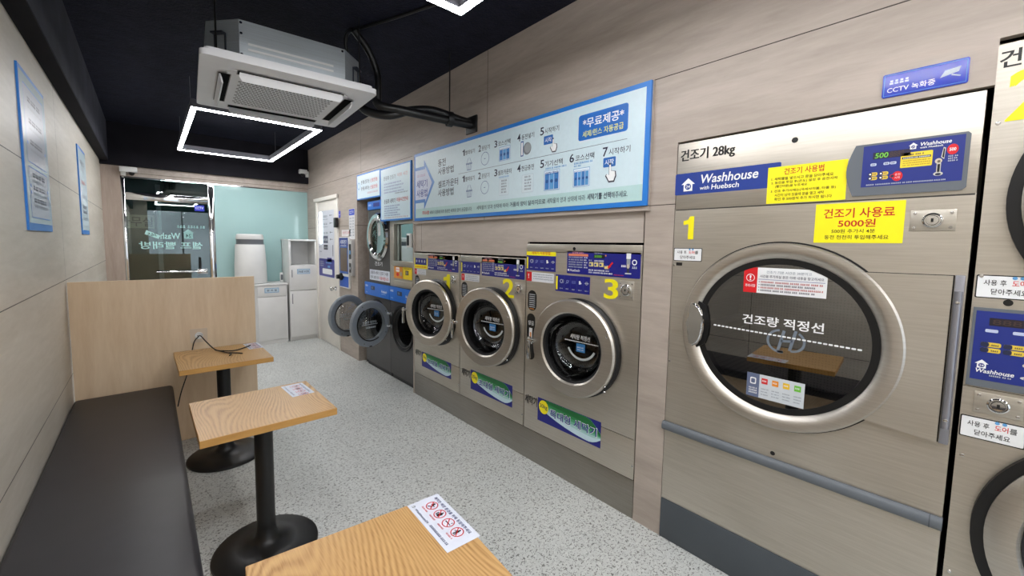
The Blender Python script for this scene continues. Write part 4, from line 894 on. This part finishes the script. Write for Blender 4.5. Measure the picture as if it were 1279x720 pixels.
def dryer_panel(K, m, y0, y1, z0, z1, second=False):
    w = y0-y1; h = z1-z0; q = lambda a: -y0+a*w; z = lambda b: z0+b*h
    m.rect(K, -y0, z0, -y1, z1, ink((30, 46, 128)), 1)
    if not second:
        m.rect(K, q(.11), z(.66), q(.50), z(.82), ink((36, 30, 60)), 2)
        m.text(K, '500', q(.13), q(.27), z(.68), z(.80), M_GREEN7, 3, .012, slant=.1); m.text(K, '8888', q(.285), q(.43), z(.68), z(.80), M_DIM7, 3, .004, slant=.1)
        for a in (.09, .23, .30): m.rrect(K, q(a), z(.50), q(a+.065), z(.565), .003, ink((190, 200, 226)), 2); m.greek(K, q(a+.012), q(a+.055), z(.52), h*.025, DKT, 3, 2)
        for a in (.075, .19):
            for b in (.26, .16): m.rrect(K, q(a), z(b), q(a+.10), z(b+.085), .005, ink((226, 196, 70)), 2); m.rrect(K, q(a), z(b), q(a+.045), z(b+.085), .005, DKT, 3); m.ell(K, q(a+.022), z(b+.042), .003, .003, WHT, 4, 8); m.greek(K, q(a+.055), q(a+.09), z(b+.03), h*.03, DKT, 4, 2)
        m.ell(K, q(.385), z(.21), w*.055, h*.115, RED, 2); m.rrect(K, q(.31), z(.18), q(.36), z(.26), .004, RED, 3); m.rrect(K, q(.315), z(.19), q(.352), z(.25), .004, DKT, 4); m.text(K, '운전', q(.36), q(.415), z(.225), z(.275), WHT, 3); m.text(K, '시작', q(.36), q(.415), z(.15), z(.2), WHT, 3)
        m.rrect(K, q(.405), z(.39), q(.715), z(.735), .003, ink((240, 214, 60)), 2); m.rect(K, q(.42), z(.585), q(.70), z(.635), DKT, 3); m.greek(K, q(.48), q(.64), z(.665), h*.035, DKT, 3, 1); m.greek(K, q(.43), q(.69), z(.597), h*.025, WHT, 4, 5)
        for k in range(3): m.greek(K, q(.43), q(.70), z(.53-.05*k), h*.022, ink((150, 110, 30)), 3, k)
        washlogo(m, K, q(.52), z(.80), h*.14)
        cu = q(.775)
        m.ell(K, q(.895), z(.70), w*.052, h*.115, RED, 2); m.text(K, '500', q(.865), q(.925), z(.665), z(.735), WHT, 3, .02)
        for k in range(3): m.greek(K, q(.86), q(.95), z(.54-.05*k), h*.03, LGREY, 2, k)
        m.greek(K, q(.06), q(.86), z(.035), h*.028, LGREY, 2, 7)
        s = h
    else:
        m.rect(K, q(.13), z(.80), q(.75), z(.91), ink((36, 30, 40)), 2); m.text(K, '888', q(.16), q(.42), z(.82), z(.89), M_DIM7, 3); m.text(K, '30', q(.50), q(.62), z(.815), z(.895), M_GREEN7, 3, .012, slant=.1)
        for a in (.1, .35, .48): m.rrect(K, q(a), z(.70), q(a+.12), z(.745), .003, ink((190, 200, 226)), 2)
        for a in (.07, .28):
            for b in (.49, .41): m.rrect(K, q(a), z(b), q(a+.19), z(b+.065), .005, ink((226, 196, 70)), 2); m.rrect(K, q(a), z(b), q(a+.08), z(b+.065), .005, DKT, 3); m.greek(K, q(a+.10), q(a+.17), z(b+.02), h*.02, DKT, 4, 2)
        m.ell(K, q(.64), z(.45), w*.10, h*.055, RED, 2); m.text(K, '운전', q(.60), q(.68), z(.44), z(.475), WHT, 3)
        m.ell(K, q(.67), z(.24), w*.085, h*.055, RED, 2); m.text(K, '500', q(.63), q(.71), z(.225), z(.255), WHT, 3)
        house_logo(m, K, q(.10), z(.17), w*.12, WHT, NAVY, 3); m.text(K, 'Washhouse', q(.04), q(.40), z(.105), z(.165), WHT, 3, .018, slant=.15); m.greek(K, q(.18), q(.38), z(.07), h*.02, LGREY, 3, 4)
        cu = q(.52); s = h*.55
    zz = (lambda b: z(b)) if not second else (lambda b: z0+b*h*.62-.0*h)
    w2 = w if not second else w*1.7
    c_ = ink((200, 198, 192))
    m.poly(K, [(cu+.02*w2, zz(.55)), (cu+.05*w2, zz(.50)), (cu+.058*w2, zz(.75)), (cu+.035*w2, zz(.77))], c_, 2); m.poly(K, [(cu+.03*w2, zz(.55)), (cu+.047*w2, zz(.53)), (cu+.05*w2, zz(.73)), (cu+.038*w2, zz(.74))], BLK, 3)
    m.ell(K, cu, zz(.47), .034*w2, s*.06, ink((206, 196, 176)), 3, 16); m.ell(K, cu+.004*w2, zz(.46), .016*w2, s*.03, ink((110, 98, 80)), 4, 10)
    m.rect(K, cu-.014*w2, zz(.2), cu+.026*w2, zz(.42), c_, 2); m.rect(K, cu-.006*w2, zz(.22), cu+.018*w2, zz(.4), BLK, 3); m.ell(K, cu+.006*w2, zz(.185), .045*w2, s*.045, c_, 3, 16); m.ell(K, cu+.006*w2, zz(.175), .028*w2, s*.028, DKT, 4, 12)
m = MB(); rp = []
arc = [(-.338-.012*sin(pi*k/10), 1.715+.162*k/10) for k in range(11)]
pts = [(-.325, 1.699), (-.058, 1.699), (-.049, 1.708), (-.049, 1.872), (-.056, 1.880), (-.325, 1.880)]
pl_ = [pts[0], pts[1], pts[2], pts[3], pts[4], pts[5]]+[(-.325-.022*sin(pi*k/10), 1.880-.181*k/10) for k in range(1, 10)]
m.slab(F, pl_, 0, .008, M_GREYP); K = F @ Matrix.Translation((0, 0, .008)); dryer_panel(K, m, .303, .060, 1.729, 1.873)
solid(m); m.build('control_panel', root)

# ------------------------------------------------------------------ stacked double dryer at the right edge
root = thing('stacked_dryer', (2.4, -.43, 0), 'stainless steel stacked dryer marked with a yellow 2 at the right edge', 'dryer')
u0, u1 = -.012, .88; F = rightwall(XF)
DU = Vector((XF, -.42, 1.665)); DL = Vector((XF, -.42, .645))
m = MB(); m.holed(F, u0, 1.20, u1, 2.13, .42, 1.665, .33, M_STEEL, 0); m.holed(F, u0, .16, u1, 1.20, .42, .645, .33, M_STEEL, 0)
for a, b in ((u0, u0+.003), (u1-.003, u1)): m.box(F, a, b, 0, 2.13, -.8, -.0005, M_STEEL2)
m.box(F, u0, u1, 2.125, 2.13, -.8, 0, M_STEEL2); m.box(F, u0, u1, 0, 2.13, -.85, -.8, M_STEEL2)
m.rect(F, u0, 1.077, u0+.13, 1.0785, ink((60, 58, 54)), 1); m.ell(F, .06, 1.352, .010, .010, BLK, 2, 18)
for y, z in ((.002, 1.893), (.002, 1.43), (.002, .849), (.002, .45)): screw(m, F, y-.004, z)
m.build('cabinet', root)
m = MB(); m.box(F, u0, u1, 0, .158, -.7, .002, M_KICK, .003); solid(m).build('kick_panel', root)
for c, th in ((DU, 0), (DL, 0)):
    D = frame(c, (0, -1, 0), (0, 0, 1)); R = .37
    m = MB(); m.lathe(D, [(.33, 0), (.33, -.06), (.37, -.09), (.37, -.6), (0, -.6)], M_DRUM, 56); m.build('drum', root)
    m = MB(); m.lathe(D, [(R-.012, .002), (R-.012, .03), (R-.03, .042), (R-.075, .042), (R-.085, .03), (R-.09, .008)], M_RING, 80); door = m.build('door', root)
    m = MB(); m.lathe(D, [(R+.016, .0006), (R+.016, .022), (R-.012, .024), (R-.014, .002)], M_BLACK, 80); m.lathe(D, [(R-.086, .03), (R-.10, .02), (R-.105, -.02)], M_BLACK, 80); m.build('door_gasket', door)
    m = MB(); m.ell(D, 0, 0, R-.087, R-.087, G_DRYER, 20, 72); m.build('door_glass', door)
    m = MB(); m.box(D, R-.03, R+.07, -.12, .12, .002, .03, M_STEEL2, .004); solid(m).build('hinge', door)
on('name_sticker', lambda m: m.text(F, '건조기 20kg', -.008, .25, 2.045, 2.105, BLK, 2, .022, res=4), root)
on('number_sticker', lambda m: m.text(F, '2', .014, .105, 1.895, 2.04, YEL, 2, .045, res=4), root)
on('upper_label', lambda m: lab_open(F, m, .008, -.125, 1.362, 1.434), root)
on('lower_label', lambda m: lab_open(F, m, .010, -.123, .914, .984), root)
coin_plate(F, root, -.014, -.113, 1.0, 1.066)
m = MB(); m.slab(F, [(-.007, 1.083), (.255, 1.083), (.255, 1.325), (.262, 1.332), (-.007, 1.332)], 0, .007, M_GREYP); K = F @ Matrix.Translation((0, 0, .007)); dryer_panel(K, m, 0.0, -.215, 1.106, 1.322, True)
solid(m); m.build('control_panel', root)

# ------------------------------------------------------------------ dark washers in the recess
XR = 2.01; FR = rightwall(XR)
def dark_washer(y0, y1, label, door_c):
    root = thing('dark_washer', (2.35, (y0+y1)/2, 0), label, 'washing machine', 'dark front loading washers')
    cy = (y0+y1)/2 if y1-y0 < .6 else (y0+y1)/2; cz = .60
    m = MB(); m.holed(FR, -y1+.002, .05, -y0-.002, .872, -cy, cz, .20, M_DARKBODY, 0)
    for a, b in ((-y1+.002, -y1+.006), (-y0-.006, -y0-.002)): m.box(FR, a, b, .02, 1.02, -.7, -.001, M_DARKBODY)
    m.box(FR, -y1+.002, -y0-.002, 1.02, 1.032, -.7, 0, M_DARKBODY); m.box(FR, -y1+.002, -y0-.002, 0.0, .05, -.6, -.02, M_BLACKM)
    m.outline(FR, -y1+.03, .10, -y1+.2, .24, .002, ink((40, 38, 38)), 1); m.build('cabinet', root)
    m = MB(); m.slab(FR, m.rpts(-y1+.002, .876, -y0-.002, 1.028, .01), -.02, .014, M_BLUEP); K = FR @ Matrix.Translation((0, 0, .014))
    m.rrect(K, -y1+.19, .945, -y1+.30, .99, .006, DKT, 1); m.rect(K, -y1+.205, .955, -y1+.25, .982, ink((90, 110, 140)), 2); m.greek(K, -y1+.03, -y1+.10, .975, .02, WHT, 1, 2); m.greek(K, -y1+.04, -y1+.09, .90, .012, ink((170, 200, 240)), 1, 3)
    m.text(K, 'Huebsch', -y0-.20, -y0-.06, .935, .965, WHT, 1, .015); m.greek(K, -y0-.20, -y0-.08, .915, .01, ink((170, 200, 240)), 1, 3); m.build('control_panel', root)
    C = frame((XR, cy, cz), (0, -1, 0), (0, 0, 1))
    m = MB(); m.lathe(C, [(.245, 0), (.245, .012), (.225, .016), (.20, -.01), (.185, -.03), (.19, -.05)], M_BLACK, 56); m.build('gasket', root)
    m = MB(); m.lathe(C, [(.19, -.05), (.24, -.08), (.24, -.45), (0, -.45)], M_DRUMW, 40); m.build('drum', root)
    # wide open door: its inner face looks down the room
    th = radians(14); d = Vector((-cos(th), -sin(th), 0)); U = -d; D = frame(door_c, U, (0, 0, 1)); R = .248
    m = MB(); m.lathe(D, [(R-.01, -.035), (R, -.025), (R, -.004), (R-.012, .006), (.185, .008), (.172, .002), (.168, -.03), (R-.01, -.035)], M_GREYR, 64)
    for a in (-32, 32, 120, 245): m.lathe(D @ Matrix.Translation((.22*cos(radians(a)), .22*sin(radians(a)), .0065)), [(.006, 0), (0, .003)], M_BLACKM, 8)
    m.box(D, -.03, .0, -R+.004, -R+.016, .004, .012, M_BLACKM)
    door = m.build('door', root)
    m = MB(); m.lathe(D, [(.170, -.005), (.155, .03), (.128, .06), (.085, .075), (0, .08)], G_CLEAR, 48); m.build('bowl_glass', door)
    m = MB(); m.lathe(D, [(.168, -.028), (0, -.029)], glassy('outer_door_glass', (.5, .5, .5, 1), .05), 48); m.build('outer_glass', door)
    m = MB(); m.ring(D, 0, 0, .172, .185, M_CHROME, 17, 48, 120, 300); m.build('door_rim', door)
    for z in (-.055, .085):
        m = MB(); h = door_c-d*(R-.02)
        m.tube([(h.x-.03, h.y, h.z+z), (XR+.0, h.y-.015, h.z+z)], .012, M_CHROME, 12); m.box(frame((XR, h.y-.02, h.z+z), (0, -1, 0), (0, 0, 1)), -.01, .05, -.02, .02, 0, .02, M_CHROME, .003); m.build('hinge', door)
    Q = D @ Matrix.Translation((0, 0, -.024))
    m = MB(); m.text(Q, '세탁량 적정선', -.09, .09, .0, .03, LGREY, 2, .012, flip=True); m.rect(Q, -.10, -.012, .10, -.006, LGREY, 2); m.greek(Q, -.05, .08, -.05, .02, LGREY, 2, 3); m.build('glass_sticker', door)
dark_washer(4.222, 4.90, 'dark grey front loader under the stacked dark dryer, door wide open', Vector((1.762, 4.82, .635)))
dark_washer(3.636, 4.218, 'dark grey front loader next to steel washer 1, door wide open', Vector((1.765, 4.17, .640)))
# dark dryer on top of the first one
root = thing('dark_dryer', (2.35, 4.52, 1.033), 'dark grey dryer with chrome round door stacked on a front loader', 'dryer')
m = MB(); m.holed(FR, -4.79, 1.034, -4.225, 1.88, -4.507, 1.57, .22, M_DARKBODY, 0)
for a, b in ((-4.79, -4.786), (-4.229, -4.225)): m.box(FR, a, b, 1.034, 1.99, -.7, -.001, M_DARKBODY)
m.box(FR, -4.79, -4.225, 1.985, 1.99, -.7, 0, M_DARKBODY); m.build('cabinet', root)
m = MB(); m.box(FR, -4.79, -4.225, 1.885, 1.985, -.02, .014, M_BLUEP, .004); m.rrect(FR @ Matrix.Translation((0, 0, .014)), -4.62, 1.915, -4.45, 1.96, .005, NAVY, 1); m.greek(FR @ Matrix.Translation((0, 0, .014)), -4.75, -4.68, 1.93, .02, WHT, 1, 2); solid(m).build('control_panel', root)
D = frame((XR, 4.507, 1.57), (0, -1, 0), (0, 0, 1))
m = MB(); m.lathe(D, [(.275, 0), (.275, .015), (.255, .036), (.215, .039), (.19, .022)], M_CHROME, 64); door = m.build('door', root)
m = MB(); m.lathe(D, [(.19, .022), (.15, .012), (0, .006)], G_DRYER, 48); m.build('door_glass', door)
m = MB(); m.lathe(D, [(.22, 0), (.24, -.08), (.24, -.4), (0, -.4)], M_DRUM, 40); m.build('drum', root)
m = MB(); K = FR; m.text(K, '건조기', -4.62, -4.42, 1.235, 1.285, WHT, 2, .02); m.build('name_sticker', root)
m = MB(); m.rect(K, -4.77, 1.062, -4.23, 1.185, ink((216, 222, 232)), 2); m.text(K, '운동화 세탁기 건조기 사용', -4.74, -4.27, 1.13, 1.172, DKT, 3, .012); m.text(K, '먼지 제거 후', -4.74, -4.52, 1.075, 1.115, DKT, 3, .012); m.text(K, '이용바랍니다', -4.50, -4.26, 1.075, 1.115, ink((206, 50, 60)), 3, .014); m.build('notice_sticker', root)
# steel vending cabinet with mirror window over the second one
root = thing('vending_cabinet', (2.3, 3.88, 1.033), 'steel vending cabinet with mirrored window and coin stickers above front loader', 'vending machine')
FV = rightwall(2.0); m = MB(); m.box(FV, -4.21, -3.636, 1.034, 1.262, -.45, -.004, M_STEEL2, .003); m.box(FV, -4.21, -3.636, 1.262, 1.99, -.45, -.06, M_STEEL2); m.box(FV, -4.21, -4.124, 1.262, 1.99, -.07, -.004, M_STEEL2); m.box(FV, -4.124, -3.636, 1.72, 1.99, -.07, -.004, M_STEEL2); m.box(FV, -4.125, -3.64, 1.262, 1.315, -.01, .012, M_STEEL, .004)
for a, b, c, d in ((-4.125, -4.10, 1.31, 1.73), (-3.66, -3.64, 1.31, 1.73), (-4.125, -3.64, 1.70, 1.73)): m.box(FV, a, b, c, d, -.005, .006, M_STEEL, .002)
solid(m).build('housing', root)
m = MB(); m.slab(frame((2.0, 3.66, 0), (sin(radians(-5)), -cos(radians(5)), 0), (0, 0, 1)), [(-.455, 1.31), (0, 1.31), (0, 1.705), (-.455, 1.705)], -.004, 0, M_MIRROR); solid(m); m.build('window', root)
m = MB(); m.box(FV, -3.76, -3.69, 1.46, 1.60, 0, .035, M_WHITE, .006); m.box(FV, -3.745, -3.70, 1.48, 1.58, .035, .04, M_BLACK, .002); solid(m).build('card_reader', root)
m = MB(); m.rect(FV, -4.105, 1.13, -3.91, 1.255, ink((224, 146, 52)), 1); m.rrect(FV, -4.06, 1.20, -3.98, 1.245, .005, WHT, 2); m.ell(FV, -4.02, 1.17, .03, .02, RED, 2, 14); m.text(FV, '500', -4.05, -3.99, 1.213, 1.233, RED, 3, .01); m.ell(FV, -3.945, 1.18, .02, .025, M_STEEL2, 2, 14)
m.rect(FV, -3.90, 1.13, -3.705, 1.255, ink((238, 208, 30)), 1); m.rect(FV, -3.845, 1.175, -3.78, 1.22, BLK, 2); m.ell(FV, -3.812, 1.198, .02, .02, ink((150, 140, 120)), 3, 12); m.greek(FV, -3.88, -3.73, 1.235, .01, DKT, 2, 2); m.build('coin_panel', root)
m = MB(); m.box(FV, -4.10, -3.70, 1.05, 1.105, -.006, .004, M_STEEL, .003); solid(m).build('return_tray', root)

# ------------------------------------------------------------------ back corner furniture
YC = 6.65
root = thing('low_cabinet', (1.1, 6.88, 0), 'low white cabinet with drawer label against the teal glass', 'cabinet')
m = MB(); m.wbox(.66, 1.535, YC+.02, 7.08, .0, .86, M_LAM); m.wbox(.655, 1.54, YC-.005, 7.085, .86, .885, M_LAM, .003); solid(m).build('body', root)
Bk = backwall(YC+.02); Bk = frame((0, YC+.02, 0), (1, 0, 0), (0, 0, 1))
for a, b in ((.665, 1.115), (1.145, 1.53)):
    m = MB(); m.box(Bk, a, b, .70, .855, 0, .018, M_LAM, .002); dr = solid(m).build('drawer', root)
    Kk = frame((0, YC+.002, 0), (1, 0, 0), (0, 0, 1))
    if a > 1: m = MB(); m.rect(Kk, 1.235, .755, 1.42, .825, ink((120, 168, 206)), 1); m.rect(Kk, 1.243, .763, 1.412, .817, ink((196, 214, 226)), 2); m.text(Kk, '분 리 함', 1.265, 1.395, .775, .805, DKT, 3, .012); m.build('label_plate', dr)
    m = MB(); m.box(Bk, a, b, .06, .692, 0, .018, M_LAM, .002); solid(m).build('door', root)
root = thing('tall_cabinet', (1.76, 6.86, 0), 'tall white cabinet with open top shelf in the back right corner', 'cabinet')
x0, x1 = 1.565, 1.962
m = MB(); m.wbox(x0, x0+.018, YC+.02, 7.08, 0, 1.51, M_LAM); m.wbox(x1-.018, x1, YC+.02, 7.08, 0, 1.51, M_LAM); m.wbox(x0, x1, 7.06, 7.08, 0, 1.51, M_LAM)
m.wbox(x0-.006, x1, YC-.005, 7.085, 1.51, 1.535, M_LAM, .003); m.wbox(x0+.018, x1-.018, YC+.02, 7.06, 1.13, 1.148, M_LAM); m.wbox(x0+.018, x1-.018, YC+.02, 7.06, .05, .07, M_LAM); m.wbox(x0+.018, x1-.018, YC+.05, YC+.06, 0, .06, M_LAM); solid(m).build('body', root)
m = MB(); m.box(Bk, x0, x0+.03, 1.14, 1.505, 0, .018, M_LAM, .002); m.box(Bk, x1-.03, x1, 1.14, 1.505, 0, .018, M_LAM, .002); solid(m).build('shelf_frame', root)
m = MB(); m.box(Bk, x0+.004, x1-.004, .77, 1.145, 0, .018, M_LAM, .002); dr = solid(m).build('upper_door', root)
m = MB(); m.rect(Kk, 1.675, 1.015, 1.855, 1.09, ink((120, 168, 206)), 1); m.rect(Kk, 1.682, 1.022, 1.848, 1.083, ink((196, 214, 226)), 2); m.text(Kk, '분실물 보관함', 1.69, 1.84, 1.035, 1.068, DKT, 3, .012); m.build('label_plate', dr)
m = MB(); m.tube([(x0+.035, YC-.012, .97), (x0+.035, YC-.012, 1.08)], .006, M_ALU, 8); m.build('handle', dr)
m = MB(); m.box(Bk, x0+.004, x1-.004, .07, .762, 0, .018, M_LAM, .002); dr = solid(m).build('lower_door', root)
m = MB(); m.tube([(x0+.035, YC-.012, .57), (x0+.035, YC-.012, .72)], .006, M_ALU, 8); m.build('handle', dr)
root = thing('air_purifier', (1.11, 6.88, .886), 'white barrel shaped air purifier on the low white cabinet', 'air purifier')
A = frame((1.11, 6.875, .886), (1, 0, 0), (0, 1, 0)); SU, SV = 1, .92
m = MB(); m.lathe(A, [(0, .004), (.195, .004), (.205, .02), (.20, .3), (.184, .56), (.182, .565)], M_WHITE, 48, 0, 360, SU, SV); m.build('body', root)
m = MB(); m.lathe(A, [(.18, 0), (.19, .006), (.19, .012)], M_BLACKM, 40, 0, 360, SU, SV); m.build('foot', root)
m = MB(); m.lathe(A, [(.176, .563), (.172, .566), (.170, .635), (.172, .638)], plain('purifier_band', (120, 124, 130), .35, .4), 48, 0, 360, SU, SV); m.build('display_band', root)
m = MB(); m.lathe(A, [(.172, .637), (.176, .645), (.168, .70), (.155, .712), (0, .712)], M_WHITE, 48, 0, 360, SU, SV)
for k in range(36):
    t = 2*pi*k/36; m.line(A @ Matrix.Translation((0, 0, .712)), (.07*cos(t), .065*sin(t)), (.145*cos(t), .133*sin(t)), .006, M_ACG, 1)
m.build('top_cover', root)
m = MB(); m.wbox(1.49, 1.53, 6.86, 6.90, .886, 1.03, M_WHITE, .008); m.wbox(1.495, 1.525, 6.858, 6.862, .92, 1.0, M_GREYP); o = solid(m).build('air_freshener'); tag(o, 'small white dispenser on the low cabinet beside the tall cabinet', 'dispenser')

# ------------------------------------------------------------------ seating side
m = MB(); m.wbox(-.412, .634, 3.80, 3.825, 0, 1.22, M_BOARD, .002); o = solid(m).build('partition_board'); tag(o, 'upright maple laminate partition board behind the black bench', 'partition')
root = thing('wall_outlet', (.258, 3.80, .786), 'round white power outlet on the maple partition board', 'outlet')
m = MB(); Bp = frame((.258, 3.80, .786), (1, 0, 0), (0, 0, 1)); m.slab(Bp, m.rpts(-.053, -.052, .053, .052, .004), -.0005, .004, plain('outlet_plate', (214, 194, 172), .3)); solid(m).build('plate', root)
m = MB(); m.lathe(Bp, [(.026, .003), (.026, .011), (.022, .013), (.019, .006), (0, .005)], M_WHITE, 28); m.ell(Bp, -.008, 0, .003, .003, BLK, 11, 8); m.ell(Bp, .008, 0, .003, .003, BLK, 11, 8); m.build('socket', root)
root = thing('bench', (-.17, 1.6, 0), 'long black vinyl bench seat along the left wood wall', 'bench')
m = MB(); m.wbox(-.416, .09, -.9, 3.775, .37, .45, M_VINYL, .022, 4); solid(m).build('seat', root)
m = MB(); m.wbox(-.412, .04, -.88, 3.77, 0, .37, M_BOARD, .002); solid(m).build('base', root)
def table(cx, cy, w, d, rot, label, pcx, pcy, prot, pw, ph, plabel):
    root = thing('cafe_table', (cx, cy, 0), label, 'table', 'small ash topped cafe tables')
    T = Matrix.Translation((cx, cy, 0)) @ Matrix.Rotation(radians(rot), 4, 'Z')
    m = MB(); m.box(T, -w/2, w/2, -d/2, d/2, .688, .7195, M_ASHEDGE, .0015, 1); m.rect(T @ Matrix.Translation((0, 0, .7195)), -w/2+.001, -d/2+.001, w/2-.001, d/2-.001, M_ASH, 1); solid(m).build('tabletop', root)
    m = MB(); m.lathe(T, [(.04, .05), (.04, .68)], M_BLACKM, 32); m.box(T, -.12, .12, -.12, .12, .68, .688, M_BLACKM); m.build('post', root)
    m = MB(); m.lathe(T, [(0, .0), (.225, .0), (.23, .006), (.228, .016), (.215, .026), (.13, .036), (.07, .05), (.05, .07), (.042, .1), (.04, .12)], M_BLACKM, 56); m.build('base', root)
    Q = Matrix.Translation((pcx, pcy, .7205)) @ Matrix.Rotation(radians(prot), 4, 'Z')      # u along the sheet's reading direction
    m = MB(); a, b = pw/2, ph/2; m.rect(Q, -a, -b, a, b, ink((214, 219, 232)), 1); o = m.build('notice_paper'); tag(o, plabel, 'notice')
    m = MB(); m.text(Q, '쾌적한 매장 환경을 위해 동참해주세요', -a+.014, a-.024, b-.022, b-.011, ink((40, 52, 110)), 2, .012, res=2)
    for k in range(4):
        u = -a+.045+k*.047; v = .008; s_ = .0185; m.ring(Q, u, v, s_*.86, s_, RED, 3, 24); m.line(Q, (u-s_*.6, v+s_*.6), (u+s_*.6, v-s_*.6), .0026, RED, 4)
        if k == 0: m.ell(Q, u-.002, v+.009, .0035, .0035, BLK, 3, 10); m.line(Q, (u-.001, v+.006), (u+.002, v-.004), .005, BLK, 3); m.line(Q, (u+.002, v-.003), (u-.008, v-.011), .003, BLK, 3); m.line(Q, (u+.002, v-.003), (u+.01, v-.01), .003, BLK, 3); m.line(Q, (u-.008, v+.002), (u+.009, v+.003), .0025, BLK, 3)
        elif k == 1: m.rect(Q, u-.004, v-.011, u+.008, v+.006, BLK, 3); m.rect(Q, u+.0, v+.006, u+.004, v+.012, BLK, 3); m.rect(Q, u-.01, v-.01, u-.006, v+.002, BLK, 3)
        elif k == 2: m.rect(Q, u-.012, v-.003, u+.006, v+.0, BLK, 3); m.rect(Q, u+.0075, v-.003, u+.012, v+.0, BLK, 3); m.line(Q, (u+.008, v+.004), (u+.01, v+.01), .002, BLK, 3)
        else: m.ell(Q, u, v+.009, .003, .003, BLK, 3, 10); m.rect(Q, u-.004, v-.004, u+.004, v+.006, BLK, 3); m.rect(Q, u-.004, v-.013, u-.001, v-.004, BLK, 3); m.rect(Q, u+.001, v-.013, u+.004, v-.004, BLK, 3); m.line(Q, (u-.004, v+.004), (u-.01, v-.002), .0025, BLK, 3)
        m.greek(Q, u-.015, u+.015, v-.027, .0045, RED, 2, k)
    house_logo(m, Q, -a+.016, -b+.009, .011, GREYT, WHT, 2); m.text(Q, 'Washhouse24', -a+.03, -a+.105, -b+.010, -b+.018, ink((60, 70, 110)), 2, .01); m.greek(Q, -a+.118, a-.02, -b+.011, .007, ink((60, 70, 110)), 2, 6)
    m.build('lettering', o)
table(.381, .832, .518, .50, -5, 'ash topped cafe table nearest the camera, cut off by the frame', .602, .945, -92.5, .235, .1035, 'white notice sheet with red prohibition circles on the nearest table')
table(.381, 2.183, .53, .497, .4, 'ash topped cafe table in the middle of the three beside the bench', .568, 2.31, -87, .20, .108, 'white notice sheet on the middle ash table')
table(.355, 3.345, .508, .545, .8, 'ash topped cafe table farthest back, against the partition board', .563, 3.495, -87, .205, .095, 'white notice sheet on the farthest ash table, end of the cable')
root = thing('power_cable', (.3, 3.6, .72), 'thin black cable from the outlet lying across the farthest table', 'cable')
m = MB(); m.tube([(.255, 3.782, .783), (.262, 3.70, .80), (.285, 3.58, .775), (.325, 3.47, .735), (.375, 3.43, .727), (.43, 3.40, .7265), (.49, 3.44, .7265), (.545, 3.50, .7265)], .004, M_BLACK, 8, smooth_path=8); m.build('table_lead', root)
m = MB(); m.tube([(.325, 3.47, .731), (.37, 3.39, .727), (.40, 3.31, .7265), (.385, 3.27, .7265)], .004, M_BLACK, 8, smooth_path=6); m.tube([(.39, 3.35, .7275), (.44, 3.31, .7265), (.46, 3.28, .7265)], .004, M_BLACK, 8, smooth_path=6); m.build('loose_end', root)
m = MB(); m.tube([(.255, 3.783, .78), (.225, 3.775, .74), (.20, 3.76, .62), (.175, 3.74, .52), (.135, 3.72, .40), (.11, 3.70, .30)], .0035, M_BLACK, 8, smooth_path=8); m.build('hanging_lead', root)
